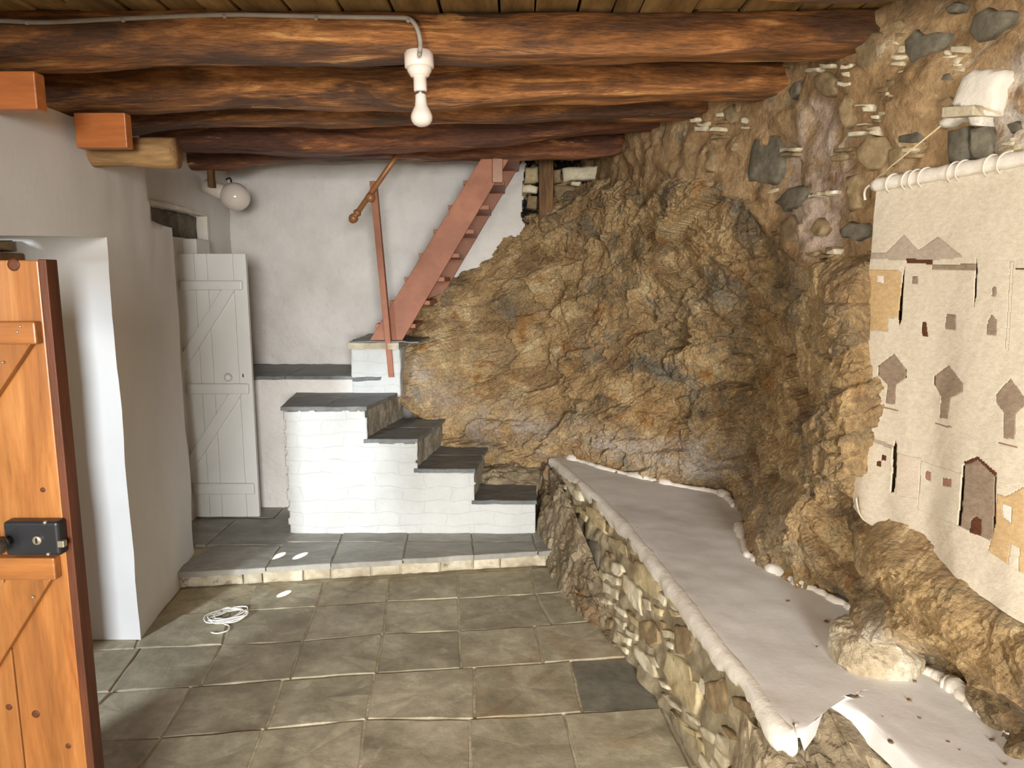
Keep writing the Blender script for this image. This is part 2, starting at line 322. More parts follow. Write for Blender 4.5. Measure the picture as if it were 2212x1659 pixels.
M['knob'] = noisy('bronze_knob', [(0.3, S(62, 56, 50)), (0.6, S(92, 85, 76))], 10, bump=0, rough=0.25); M['knob'].node_tree.nodes['Principled BSDF'].inputs['Metallic'].default_value = 0.7
M['brass'] = noisy('nickel', [(0.3, S(150, 142, 122)), (0.6, S(184, 176, 156))], 10, bump=0, rough=0.3); M['brass'].node_tree.nodes['Principled BSDF'].inputs['Metallic'].default_value = 0.7
M['ceramic'] = noisy('white_fitting', [(0.3, S(226, 212, 198)), (0.6, S(234, 222, 210))], 8, bump=0, rough=0.35, spec=0.5)
M['opal'] = noisy('opal_glass', [(0.3, S(226, 214, 202)), (0.6, S(232, 221, 210))], 8, bump=0, rough=0.12, spec=0.6)
M['metal'] = noisy('bulb_cap_metal', [(0.3, S(150, 145, 140)), (0.6, S(180, 176, 170))], 8, bump=0, rough=0.3); M['metal'].node_tree.nodes['Principled BSDF'].inputs['Metallic'].default_value = 0.9
M['cable'] = noisy('grey_cable', [(0.3, S(140, 130, 120)), (0.6, S(158, 149, 139))], 8, bump=0, rough=0.5)
M['white_cable'] = noisy('white_cable', [(0.3, S(206, 202, 190)), (0.6, S(220, 216, 206))], 8, bump=0, rough=0.5)
def cloth(name, c1, c2):
    return noisy(name, [(0.3, c1), (0.65, c2)], 60, stretch=(1, 1, 1.6), bump=0.5, bscale=150, rough=0.95, fine=0.12, spec=0.1, bdist=0.004)
M['wool'] = cloth('cream_wool', S(192, 179, 158), S(210, 199, 179))
M['wool_white'] = cloth('white_wool', S(212, 203, 188), S(226, 218, 205))
M['wool_taupe'] = cloth('taupe_wool', S(126, 109, 92), S(152, 134, 115))
M['wool_mauve'] = cloth('mauve_wool', S(158, 144, 128), S(176, 162, 145))
M['wool_tan'] = cloth('tan_wool', S(180, 150, 108), S(198, 170, 128))
M['wool_brown'] = cloth('dark_brown_wool', S(74, 44, 30), S(98, 62, 44))
M['wool_mid'] = cloth('mid_brown_wool', S(140, 104, 86), S(160, 122, 102))
M['wool_pale'] = cloth('pale_beige_wool', S(196, 180, 160), S(210, 195, 176))
M['wool_grey'] = cloth('pale_grey_wool', S(198, 187, 166), S(212, 201, 180))
M['string'] = noisy('hemp_string', [(0.3, S(190, 172, 130)), (0.6, S(206, 190, 150))], 30, bump=0.2, rough=0.9)
M['leaf'] = noisy('dry_bark', [(0.3, S(86, 66, 46)), (0.6, S(124, 98, 70))], 20, bump=0.3, rough=0.9, rand=0.3)
M['grass'] = noisy('courtyard_ground', [(0.3, S(96, 104, 60)), (0.6, S(130, 132, 84))], 4, bump=0.3, rough=0.95)
M['paintwall'] = noisy('courtyard_wall_paint', [(0.3, S(150, 140, 120)), (0.6, S(170, 160, 140))], 3, bump=0.3, rough=0.95)

# ================================================================== SETTING
STEP = 0.09            # height of the raised back floor
# ---- lower floor: mortar bed and slate tiles, joints as in the photograph
floor = struct(mesh('floor', *box_vf((-2.6, -2.8, -0.12), (2.4, 4.3, -0.006)), M['joint']), 'lower floor of large slate tiles with pale mortar joints', 'floor')
T = [[(388, 1272), (700, 1257), (990, 1238), (1180, 1226)],
     [(340, 1329), (530, 1318), (682, 1310), (836, 1299), (990, 1292), (1158, 1283), (1260, 1275)],
     [(170, 1405), (320, 1399), (653, 1385), (827, 1369), (985, 1363), (1156, 1353), (1330, 1338)],
     [(60, 1505), (171, 1498), (411, 1484), (627, 1467), (813, 1454), (995, 1444), (1200, 1430), (1450, 1413)],
     [(60, 1610), (183, 1602), (346, 1594), (572, 1575), (783, 1553), (1015, 1553), (1200, 1543), (1410, 1530), (1560, 1520)]]
T = [[PZ(u, v, 0) for u, v in row] for row in T]
def row_y(k, x):
    if k <= 4:
        P = T[k]; xs = [p.x for p in P]; ys = [p.y for p in P]
        if x < xs[0]: return ys[0]+(x-xs[0])*0.11
        if x > xs[-1]: return ys[-1]+(x-xs[-1])*0.11
        return float(np.interp(x, xs, ys))
    return row_y(4, x)-(k-4)*0.335
rows = [
 [(549, 1267, 532, 1318), (699, 1259, 682, 1309), (842, 1246, 836, 1298), (988, 1240, 990, 1292), (1146, 1230, 1156, 1280)],
 [(499, 1322, 478, 1394), (682, 1311, 653, 1384), (836, 1300, 828, 1367), (990, 1292, 994, 1363), (1158, 1284, 1193, 1348)],
 [(304, 1401, 236, 1494), (479, 1393, 432, 1482), (654, 1384, 627, 1467), (827, 1368, 813, 1452), (992, 1365, 996, 1444), (1156, 1355, 1173, 1430)],
 [(171, 1498, 120, 1606), (411, 1486, 348, 1592), (608, 1473, 572, 1577), (809, 1454, 790, 1553), (1025, 1444, 1025, 1553), (1233, 1430, 1258, 1538)],
 [(346, 1596, 304, 1659), (564, 1581, 542, 1659), (788, 1555, 783, 1659), (1015, 1555, 1020, 1659), (1218, 1545, 1250, 1659)]]
tile_seed = 0
def tile(name, q, z, parent, mat, thick=0.03, gap=0.005):
    global tile_seed
    tile_seed += 1
    c = sum((Vector(p) for p in q), Vector((0, 0)))/len(q); pts = []
    for p in q:
        p = Vector(p); d = c-p; pts.append((p.x+math.copysign(gap, d.x), p.y+math.copysign(gap, d.y), z))
    dz = random.uniform(-0.0018, 0.0018)
    return slab(name, [(x, y, zz+dz) for x, y, zz in pts], (0, 0, 1), thick, mat, parent, step=0.07, amp=0.0028, edge=0.0028, seed=tile_seed)
for k in range(14):
    if k < 5:
        js = []
        for a in rows[k]:
            p, q = PZ(a[0], a[1], 0), PZ(a[2], a[3], 0)
            js.append((p.x, q.x))
    else:
        x0 = random.uniform(-0.1, 0.1); js = [(-1.0+0.36*i+x0, -1.0+0.36*i+x0+0.02) for i in range(6)]
    wid = 0.37
    while js[0][0] > -1.95: js.insert(0, (js[0][0]-wid, js[0][1]-wid))
    while js[-1][0] < (0.75 if k < 5 else 1.0): js.append((js[-1][0]+wid, js[-1][1]+wid))
    for a, b in zip(js[:-1], js[1:]):
        if a[0] < -1.7 and k < 1: continue
        q = [(a[0], row_y(k, a[0])), (b[0], row_y(k, b[0])), (b[1], row_y(k+1, b[1])), (a[1], row_y(k+1, a[1]))]
        dark_c = PZ(1312, 1472, 0); mid_ = sum((Vector(p) for p in q), Vector((0, 0)))/4
        tile('tile', q, 0.0, floor, M['slate_deep'] if (mid_-Vector((dark_c.x, dark_c.y))).length < 0.13 else M['slate'])
# ---- raised back floor with its stone edge
SL, SR = PZ(386, 1271, 0), PZ(1180, 1222, 0)
def step_y(x): return SL.y+(x-SL.x)*(SR.y-SL.y)/(SR.x-SL.x)
up = [(-2.3, step_y(-2.3)+0.03), (0.42, step_y(0.42)+0.03), (0.42, 5.5), (-2.3, 5.5)]
v, f = prism(up, -0.1, STEP-0.012)
floor_up = struct(mesh('floor_raised', v, f, M['joint']), 'raised back floor of grey slate, one low step up', 'floor')
edge_x = [387, 526, 568, 657, 716, 802, 866, 950, 1022, 1080, 1180]
ex = [PZ(u, 1271-(u-386)*49/794, 0).x for u in edge_x]
for i, (a, b) in enumerate(zip(ex[:-1], ex[1:])):
    ya, yb = step_y(a), step_y(b); o = random.uniform(-0.006, 0.004)
    slab('edge_stone', [(a+0.004, ya+o, 0.003), (b-0.004, yb+o, 0.003), (b-0.004, yb+o, STEP-0.022), (a+0.004, ya+o, STEP-0.022)], (0.15, -1, 0), 0.035, M['riser'], floor_up, step=0.035, amp=0.003, edge=0.004, seed=50+i, dome=0.003)
nose = [387, 567, 716, 871, 1023, 1150, 1190]
nx = [PZ(u, 1236-(u-387)*41/790, STEP).x for u in nose]
def up_y(x): return step_y(x)-0.012
lj = [(567, 1234, 611, 1163), (715, 1217, 736, 1149), (871, 1207, 877, 1155), (1023, 1200, 1013, 1159), (1162, 1190, 1145, 1152)]
J = [(PZ(a, b, STEP), PZ(c, d, STEP)) for a, b, c, d in lj]
xs0 = [-1.78]+[p.x for p, q in J]+[0.30]; xs1 = [-1.62]+[q.x for p, q in J]+[0.27]
for i in range(len(xs0)-1):
    a0, b0, a1, b1 = xs0[i], xs0[i+1], xs1[i], xs1[i+1]
    ym = 3.93 if i else 3.88
    tile('tile', [(a0, up_y(a0)), (b0, up_y(b0)), ((b0+b1)/2, ym), ((a0+a1)/2, ym)], STEP, floor_up, M['slate_up'], gap=0.004)
    if i:
        tile('tile', [((a0+a1)/2, ym), ((b0+b1)/2, ym), (b1, 4.2), (a1, 4.2)], STEP, floor_up, M['slate_up'], gap=0.004)
for x0, x1, y0, y1 in [(-2.1, -1.75, 3.88, 4.36), (-1.75, -1.3, 3.88, 4.33), (-2.1, -1.52, 4.36, 4.62), (-1.52, -1.2, 4.33, 4.62)]:
    tile('tile', [(x0, y1), (x1, y1), (x1, y0), (x0, y0)], STEP, floor_up, M['slate_up'], gap=0.004)

# ---- left wall: far pier, lintel over the doorway, near part
WT = 2.2
gy = np.r_[np.linspace(-2.4, 0.3, 12)[:-1], np.linspace(0.3, 2.972, 40)[:-1], np.linspace(2.972, 3.79, 26)]; gz = np.r_[np.linspace(0, 1.735, 40)[:-1], np.linspace(1.735, WT, 16)]
Yg, Zg = np.meshgrid(gy, gz, indexing='ij'); kl = len(np.linspace(0, 1.735, 40))-1
lin = np.interp(Yg, [0.3, 2.0, 2.972], [1.66, 1.72, 1.766]); Zg = np.where(Yg <= 2.9721, np.where(np.arange(len(gz))[None] <= kl, Zg*lin/1.735, lin+(Zg-1.735)*(WT-lin)/(WT-1.735)), Zg*np.interp(Yg, [2.972, 3.2], [1.766/1.735, 1.0])*(Zg < 1.735)+Zg*(Zg >= 1.735))
Zg = np.minimum(Zg, WT)
Xg = np.interp(Yg, [-1.4, 1.1, 2.7, 2.972, 3.2, 3.5, 3.79], [-1.58, -1.62, -1.652, -1.664, -1.694, -1.732, -1.776]); P = np.stack([Xg, Yg, Zg], -1)
P[..., 0] += fbm(P, 1.8, 4)*0.016; P[..., 1] += fbm(P+4, 3, 3)*0.012*(Yg > 2.5)*(Yg < 3.78)
P[..., 1] = np.where(P[..., 2] > 1.872, np.minimum(P[..., 1], 3.47+0.02*fbm(P, 5, 2)), P[..., 1])
iy0, iy1 = int(np.argmin(abs(gy-0.3))), int(np.argmin(abs(gy-2.972))); idx = np.arange(P.shape[0]*P.shape[1]).reshape(P.shape[:2])
fs = [(idx[i, j], idx[i+1, j], idx[i+1, j+1], idx[i, j+1]) for i in range(P.shape[0]-1) for j in range(P.shape[1]-1) if not (iy0 <= i < iy1 and j < kl)]
wl = mesh('wall_left', P.reshape(-1, 3), fs, M['plaster_left'])
bm = bmesh.new(); bm.from_mesh(wl.data); bmesh.ops.delete(bm, geom=[v_ for v_ in bm.verts if not v_.link_faces], context='VERTS')
ret = bmesh.ops.extrude_face_region(bm, geom=bm.faces[:]); nv = [g_ for g_ in ret['geom'] if isinstance(g_, bmesh.types.BMVert)]
for v_ in nv: v_.co.x = -2.25 if v_.co.y > 2.9 or v_.co.z < 1.6 else -2.02
bmesh.ops.recalc_face_normals(bm, faces=bm.faces); bm.to_mesh(wl.data); bm.free()
for p_ in wl.data.polygons: p_.use_smooth = True
wl.data.set_sharp_from_angle(angle=math.radians(50))
struct(wl, 'white plastered left wall with an open doorway', 'wall')
box('door_post', (-1.80, 1.56, 0), (-1.68, 1.64, 1.72), M['post_wood'], wl, bev=0.004)
for a_, b_ in ((2.1, 2.31), (2.315, 2.525), (2.53, 2.74), (2.745, 2.955)):  # assumed closed leaf, unseen, placed to shade the outer jamb
    box('assumed_leaf_board', (-2.11, a_, 0.01), (-2.075, b_, 1.66), M['door_wood'], wl, bev=0.003)
box('upper_masonry', (-2.4, -2.0, WT-0.02), (-2.06, 5.3, 2.66), M['earth'], wl, bev=0.0)
# rough lintel on the outer side of the doorway: timber and stones
box('lintel_board', (-2.26, 1.1, 1.655), (-2.0, 2.96, 1.70), M['post_wood'], wl, bev=0.006)
yy = 1.2
while yy < 2.9:
    ln = random.uniform(0.16, 0.34); y1 = min(yy+ln, 2.95)
    slab('lintel_stone', [(-2.02, yy, 1.705), (-2.02, y1-0.012, 1.705), (-2.02, y1-0.012, 1.752), (-2.02, yy, 1.752)], (1, 0, 0), 0.2, M['stone_brown'], wl, step=0.05, amp=0.006, edge=0.008, seed=int(yy*100), dome=0.006)
    yy = y1
# ---- recess side wall with the niche
def wall_piece(name, y0, y1, z0, z1, parent): return box(name, (-2.3, y0, z0), (-2.01, y1, z1), M['plaster'], parent, bev=0)
wr = struct(wall_piece('wall_recess', 3.8, 5.3, 0.0, 1.842, None), 'white side wall of the back recess behind the plank door', 'wall')
wall_piece('wall_above', 3.4, 5.3, 2.008, 2.4, wr); wall_piece('wall_beside', 4.775, 5.3, 1.842, 2.008, wr); wall_piece('wall_beside', 3.4, 4.05, 1.842, 2.008, wr)
slab('niche_stone', [(-2.075, 4.03, 1.83), (-2.07, 4.5, 1.83), (-2.07, 4.5, 2.0), (-2.075, 4.03, 2.015)], (1, 0, 0), 0.1, M['stone_dark'], wr, step=0.05, amp=0.006, edge=0.006, seed=3, dome=0.004)
slab('niche_stone', [(-2.07, 4.505, 1.835), (-2.075, 4.79, 1.83), (-2.075, 4.79, 2.0), (-2.07, 4.505, 2.0)], (1, 0, 0), 0.1, M['stone_dark'], wr, step=0.05, amp=0.006, edge=0.006, seed=5, dome=0.004)
slab('niche_lip', [(-2.002, 4.03, 2.0), (-2.002, 4.4, 2.003), (-2.002, 4.775, 1.998), (-2.002, 4.775, 2.018), (-2.002, 4.4, 2.03), (-2.002, 4.03, 2.03)], (1, 0, 0), 0.06, M['lime_edge'], wr, step=0.05, amp=0.003, edge=0.004, seed=9)
slab('niche_lip', [(-2.002, 4.765, 1.84), (-2.002, 4.80, 1.84), (-2.002, 4.80, 2.015), (-2.002, 4.765, 2.015)], (1, 0, 0), 0.06, M['lime_edge'], wr, step=0.05, amp=0.002, edge=0.004, seed=10)
box('sill_block', (-2.2, 4.42, 1.70), (-1.93, 4.62, 1.838), M['plaster'], wr, bev=0.006)
# ---- back wall: whitewashed plaster over rubble, plaster ends in a ragged edge beside the rock
BY = 5.19
def bw(a, b):
    x = -2.25+a*3.5; z = b*2.7; return (x, BY+0.03, z)
v, f = grid(bw, 60, 46); P = np.array(v); P[:, 1] += fbm(P, 5, 4)*0.03
wb = struct(mesh('wall_back', P, f, M['earth'], smooth=True), 'back wall, whitewashed beside bare rubble', 'wall')
nU, nV = 230, 190
xs = np.linspace(-2.06, 0.16, nU); zs = np.linspace(0.0, 2.52, nV); X, Z = np.meshgrid(xs, zs, indexing='ij')
P = np.stack([X, np.full_like(X, BY-0.012), Z], -1)
P[..., 1] += fbm(P, 2.0, 3)*0.02+np.clip(fbm(P*np.array([1, 1, 1.5]), 6.0, 4), -0.2, 0.5)*0.016
edge = 0.085+fbm(np.stack([Z*0, Z*0, Z], -1), 9, 4)*0.05
lim = X > edge
keep = ~lim; idx = np.arange(nU*nV).reshape(nU, nV)
fs = [(idx[i, j], idx[i+1, j], idx[i+1, j+1], idx[i, j+1]) for i in range(nU-1) for j in range(nV-1) if keep[i, j] and keep[i+1, j] and keep[i+1, j+1] and keep[i, j+1]]
pb = mesh('plaster_coat', P.reshape(-1, 3), fs, M['plaster_rough'], wb, smooth=True)
so = pb.modifiers.new('thickness', 'SOLIDIFY'); so.thickness = 0.03; so.offset = -1
# bare stones of the rubble near the timber prop
for i, (poly, mt) in enumerate([([(1135, 362), (1165, 358), (1166, 392), (1132, 396)], 'stone_yellow'), ([(1215, 362), (1300, 356), (1302, 388), (1218, 392)], 'stone_pale'), ([(1128, 400), (1164, 402), (1160, 418), (1126, 415)], 'stone_pale'),
        ([(1196, 400), (1240, 402), (1244, 430), (1196, 440)], 'stone_brown'), ([(1250, 396), (1300, 396), (1296, 425), (1252, 420)], 'stone_dark'), ([(1234, 392), (1256, 392), (1254, 402), (1232, 401)], 'stone_pale'), ([(1196, 368), (1212, 366), (1212, 396), (1196, 398)], 'stone_brown'), ([(1140, 424), (1162, 424), (1160, 452), (1138, 448)], 'stone_brown')]):
    stone('stone', [PY(u, vv, BY-0.02) for u, vv in poly], (0, -1, 0), 0.08, M[mt], wb, step=0.04, amp=0.008, proud=0.02, seed=200+i)
# ---- right masonry wall of rubble in earth mortar
WY = [-2.2, 0.0, 1.2, 1.95, 2.40, 2.65, 3.2, 3.65, 4.1, 4.65, 5.3]; WX = [1.95, 1.78, 1.55, 1.40, 1.26, 1.18, 1.14, 0.90, 0.76, 0.66, 0.60]
def xw(y, z=0): return float(np.interp(y, WY, WX))
nU, nV = 420, 150
ys = np.linspace(-2.45, 5.3, nU); zs = np.linspace(0.0, 2.62, nV); Yg, Zg = np.meshgrid(ys, zs, indexing='ij')
k = np.ones(25)/25; sm = np.convolve(np.interp(np.linspace(-2.8, 6.0, 520), WY, WX), k, 'same'); Xg = np.interp(Yg, np.linspace(-2.8, 6.0, 520), sm)
P = np.stack([Xg, Yg, Zg], -1)
fc, ed = facets(Yg+0.03*fbm(P, 6, 2), Zg*1.2+0.03*fbm(P+9, 6, 2), 0.13, 21)
P[..., 0] -= fbm(P, 3, 4)*0.05+fc*0.18+fbm(P, 14, 3)*0.018
# bedrock boundary: below it the wall stands on the rock and is hidden
bu = [800, 850, 870, 885, 900, 960, 1000, 1050, 1075, 1100, 1130, 1160, 1200, 1240, 1330, 1440, 1540, 1600, 1650, 1720, 1790, 1870, 2000, 2300, 3000]
bv = [800, 760, 735, 705, 690, 622, 603, 585, 540, 505, 476, 472, 468, 430, 404, 402, 408, 425, 490, 565, 590, 575, 560, 560, 560]
ug, vg = pix(P)
P[..., 0] += np.clip((vg-np.interp(ug, bu, bv)-10)/60, 0, 1)*0.45*(Yg > 1.2)
wr_ = mesh('wall_right', P.reshape(-1, 3), gridfaces(nU, nV), M['earth'], smooth=True)
def soft(u, v, poly, blur):
    # soft mask of a stain given as an outline
    poly = np.array(poly, float); ins = np.zeros(u.shape, bool); d = np.full(u.shape, 1e9)
    for (x0, y0), (x1, y1) in zip(poly, np.roll(poly, -1, 0)):
        c = ((y0 > v) != (y1 > v)) & (u < (x1-x0)*(v-y0)/(y1-y0+1e-9)+x0); ins ^= c
        t = np.clip(((u-x0)*(x1-x0)+(v-y0)*(y1-y0))/((x1-x0)**2+(y1-y0)**2), 0, 1)
        d = np.minimum(d, np.hypot(u-x0-t*(x1-x0), v-y0-t*(y1-y0)))
    return np.clip(0.5+np.where(ins, d, -d)/blur, 0, 1)
def paint(o, shape, layers):
    tint = np.zeros(shape+(4,), np.float32)
    for mask, col in layers:
        mk = mask[..., None]; tint[..., :3] = tint[..., :3]*(1-mk)+np.array(col[:3])*mk; tint[..., 3] = np.maximum(tint[..., 3]*1.0, mask)
    a = o.data.color_attributes.new('tint', 'FLOAT_COLOR', 'POINT'); a.data.foreach_set('color', tint.reshape(-1))
paint(wr_, (nU, nV), [(0.9*soft(ug, vg, [(1740, 200), (1800, 215), (1835, 300), (1835, 420), (1820, 540), (1740, 560), (1700, 470), (1690, 360)], 40), S(196, 176, 160)),
                      (0.95*soft(ug, vg, [(2150, 150), (2230, 90), (2400, 60), (2400, 330), (2150, 340), (2140, 250)], 50), S(212, 200, 186)),
                      (0.9*soft(ug, vg, [(1790, 300), (1828, 320), (1826, 350), (1800, 352)], 14), S(226, 214, 204))])
struct(wr_, 'rubble masonry right wall set in brown earth mortar', 'wall')
nw = Vector((-0.95, -0.3, 0))
Z3 = lambda x, y: (1472+x/2.962, y/2.962)
st = [([(440, 1000), (470, 880), (540, 850), (620, 870), (650, 960), (640, 1080), (610, 1180), (540, 1190), (430, 1165)], 'stone_dark'),
      ([(1430, 260), (1500, 190), (1560, 215), (1620, 205), (1705, 215), (1690, 290), (1590, 360), (1480, 410), (1440, 340)], 'stone_dark'),
      ([(1830, 210), (1870, 90), (1960, 50), (2080, 60), (2140, 90), (2090, 160), (1990, 240), (1890, 265)], 'stone_dark'),
      ([(1120, 260), (1200, 190), (1290, 210), (1300, 330), (1260, 420), (1180, 460), (1110, 420)], 'stone_brown'),
      ([(850, 490), (920, 450), (985, 510), (985, 590), (920, 620), (850, 570)], 'stone_brown'),
      ([(1010, 690), (1050, 600), (1090, 640), (1080, 780), (1050, 830), (1010, 760)], 'stone_brown'),
      ([(1120, 960), (1210, 850), (1290, 880), (1330, 970), (1280, 1080), (1200, 1095), (1130, 1040)], 'stone_brown'),
      ([(680, 580), (720, 520), (760, 520), (755, 600), (710, 630)], 'stone_dark'),
      ([(600, 1290), (690, 1200), (790, 1190), (810, 1250), (760, 1320), (650, 1350)], 'stone_dark'),
      ([(640, 1420), (700, 1370), (745, 1440), (760, 1530), (700, 1570), (635, 1540)], 'stone_brown'),
      ([(1010, 1470), (1080, 1420), (1190, 1430), (1210, 1500), (1130, 1540), (1030, 1520)], 'stone_dark'),
      ([(1700, 830), (1830, 800), (1850, 1000), (1790, 1060), (1710, 1050)], 'stone_dark'), ([(1850, 810), (1960, 800), (1985, 980), (1930, 1030), (1860, 1020)], 'stone_dark'),
      ([(1540, 500), (1750, 470), (1760, 515), (1560, 540)], 'stone_dark'), ([(1390, 860), (1520, 840), (1530, 900), (1390, 915)], 'stone_dark'), ([(1330, 950), (1420, 930), (1420, 1040), (1330, 1070)], 'stone_brown'),
      ([(280, 690), (330, 670), (355, 760), (320, 800), (280, 770)], 'stone_brown'), ([(160, 970), (210, 955), (215, 1090), (160, 1100)], 'stone_brown'),
      ([(820, 1470), (880, 1390), (920, 1470), (900, 1510), (850, 1510)], 'stone_brown'), ([(1070, 1130), (1150, 1110), (1160, 1330), (1080, 1350)], 'stone_brown'), ([(1690, 50), (1750, 5), (1800, 20), (1770, 75), (1710, 85)], 'stone_dark'),
      ([(2080, 800), (2150, 780), (2180, 830), (2110, 850)], 'stone_dark'), ([(1990, 1010), (2190, 900), (2190, 1000), (2000, 1020)], 'stone_brown'), ([(1660, 630), (1720, 620), (1750, 660), (1700, 690), (1660, 680)], 'stone_brown'),
      ([(1200, 185), (1230, 195), (1215, 260), (1190, 250)], 'stone_brown'), ([(1350, 130), (1410, 120), (1420, 180), (1360, 190)], 'stone_brown')]
for x0, y0, x1, y1, n in [(1260, 500, 1520, 640, 8), (1140, 640, 1330, 860, 9), (1340, 200, 1420, 480, 6), (1680, 300, 1790, 430, 5), (780, 380, 960, 460, 3), (670, 400, 740, 450, 1), (850, 1220, 1010, 1260, 3), (800, 1590, 980, 1650, 4), (1560, 430, 1790, 470, 4), (1030, 400, 1080, 560, 3), (660, 940, 700, 1010, 2), (1110, 840, 1180, 870, 1), (2040, 880, 2180, 980, 4), (360, 750, 430, 840, 2), (210, 710, 260, 900, 4), (60, 750, 160, 840, 3), (1380, 940, 1530, 1010, 2), (900, 930, 1050, 1040, 2), (500, 1200, 570, 1240, 1)]:
    for i in range(n):
        cx, cy = random.uniform(x0, x1), y0+(y1-y0)*(i+0.5)/n; hw, hh = random.uniform(24, 58), random.uniform(9, 20); sl = random.uniform(-0.18, -0.02)
        st.append(([(cx-hw, cy-hh-sl*hw), (cx+hw, cy-hh*random.uniform(0.6, 1)+sl*hw), (cx+hw*random.uniform(0.8, 1), cy+hh+sl*hw), (cx-hw, cy+hh*random.uniform(0.7, 1)-sl*hw)], random.choice(['stone_pale', 'stone_pale', 'stone_brown'])))
for i, (poly, mt) in enumerate(st):
    pts = [hit(*Z3(a, b), lambda y, z: xw(y)-0.012) for a, b in poly]
    big = max((p-pts[0]).length for p in pts) > 0.12
    stone('stone', pts, nw, 0.08, M[mt], wr_, step=0.03, amp=0.006, proud=0.012 if big else 0.006, seed=300+i)
pts = [hit(*Z3(a, b), lambda y, z: xw(y)-0.03) for a, b in [(1800, 480), (1870, 440), (2060, 450), (2070, 500), (2030, 560), (2000, 740), (1930, 745), (1920, 800), (1850, 800), (1840, 740), (1660, 820), (1640, 790), (1760, 720), (1740, 660), (1770, 560)]]
stone('plaster_patch', pts, nw, 0.08, M['lime_edge'], wr_, step=0.02, amp=0.004, proud=0.012, seed=77)
# ---- wall behind the viewer with an assumed entrance, unseen, that lets the daylight in
wf = struct(box('wall_front', (-2.2, -2.6, 0), (-0.5, -2.4, 2.66), M['plaster'], bev=0), 'plastered wall behind the viewer with an assumed entrance', 'wall')
box('wall_pier', (1.35, -2.6, 0), (2.2, -2.4, 2.66), M['plaster'], wf, bev=0); box('wall_over_door', (-0.5, -2.6, 2.3), (1.35, -2.4, 2.66), M['plaster'], wf, bev=0)
# ---- ceiling: boards on round beams
roof = struct(mesh('ceiling', *box_vf((-2.4, -2.6, 2.53), (2.3, 5.4, 2.68)), M['earth']), 'ceiling of old boards over rough beams', 'ceiling')
x = -2.3; i = 0
while x < 2.1:
    wd = random.uniform(0.09, 0.2); y = -2.1
    while y < 5.2:
        ln = random.uniform(1.2, 2.2); zz = 2.492+random.uniform(-0.008, 0.008)
        slab('ceiling_board', [(x+0.004, y, zz), (x+wd-0.004, y, zz), (x+wd-0.004, min(y+ln, 5.3)-0.01, zz), (x+0.004, min(y+ln, 5.3)-0.01, zz)], (0, 0, -1), 0.03, M['deck'], roof, step=0.3, amp=0.004, edge=0.004, seed=500+i); i += 1
        y += ln
    x += wd

# ================================================================== BEAMS
def beam(name, path, ry, seed, label, top=2.497, mat='beam'):
    # path: (x, y, bottom z); rough hewn log with a flattened top
    pts = spline([Vector(p) for p in path], 16); seg = 30; vs = []; n = len(pts)
    c = len(pts)//2; base = (pts[c].x, pts[c].y, pts[c].z)
    for i, p in enumerate(pts):
        hz = (top-p.z)/2; cz = p.z+hz
        for j in range(seg):
            a = 2*math.pi*j/seg; ca, sa = math.cos(a), math.sin(a); e = 0.62
            vs.append((p.x, p.y+ry*math.copysign(abs(ca)**e, ca), cz+hz*math.copysign(abs(sa)**e, sa)))
    V = np.array(vs); q = V*np.array([0.8, 2.2, 2.2])+seed*7.1
    d = fbm(q, 1.6, 4)*0.035+fbm(V*np.array([0.6, 8, 8])+seed, 2.0, 3)*0.012
    cen = np.repeat(np.array([[p.x, p.y, (p.z+top)/2] for p in pts]), seg, 0); dirn = V-cen; dirn /= np.linalg.norm(dirn, axis=1)[:, None]
    V = V+dirn*d[:, None]; V[:, 2] = np.minimum(V[:, 2], top)
    fs = [(i*seg+j, i*seg+(j+1) % seg, (i+1)*seg+(j+1) % seg, (i+1)*seg+j) for i in range(n-1) for j in range(seg)]+[tuple(range(seg))[::-1], tuple(range((n-1)*seg, n*seg))]
    return tag(mesh(name, V, fs, M[mat], smooth=True, base=base), label, 'beam', 'rough hewn ceiling beams')
def bpts(Y, bl): return [tuple(PY(u, v, Y)) for u, v in bl]
for k, Y in enumerate((1.55, 0.9)):
    beam('ceiling_beam', [(-2.3, Y, 2.38), (-1, Y, 2.36), (0, Y, 2.37), (1, Y, 2.38), (1.8, Y, 2.39)], 0.105, 40+k, 'rough ceiling beam overhead, nearer than the conduit beam')
beam('ceiling_beam', [(-2.3, 2.08, 2.40), (-1.2, 2.08, 2.372), (-0.7, 2.08, 2.375), (0, 2.08, 2.385), (0.6, 2.08, 2.37), (1.42, 2.08, 2.37)], 0.09, 1, 'frontmost visible beam, only its underside showing along the top edge')
beam('ceiling_beam', [(-2.3, 2.65, 2.34)]+bpts(2.63, [(0, 148), (150, 146), (400, 128), (600, 132), (900, 137), (1200, 134), (1500, 128), (1800, 115)])+[(1.32, 2.65, 2.40)], 0.105, 2, 'thick beam carrying the grey conduit and the bare bulb')
beam('ceiling_beam', [(-2.3, 3.2, 2.30)]+bpts(3.18, [(100, 243), (300, 235), (500, 222), (900, 236), (1200, 222), (1400, 216), (1660, 208)])+[(1.26, 3.2, 2.40)], 0.11, 3, 'second beam behind the bulb, with orange worn patches')
beam('ceiling_beam', [(-2.3, 3.65, 2.26)]+bpts(3.63, [(280, 290), (400, 280), (600, 268), (900, 272), (1200, 264), (1465, 260)])+[(1.0, 3.65, 2.40)], 0.10, 4, 'third beam behind the bulb, resting over the short log')
beam('ceiling_beam', [(-2.3, 4.1, 2.22)]+bpts(4.08, [(370, 332), (600, 330), (800, 328), (1000, 320), (1200, 300), (1395, 286)])+[(0.85, 4.1, 2.40)], 0.10, 5, 'dark reddish beam, second from the back wall', mat='beam_dark')
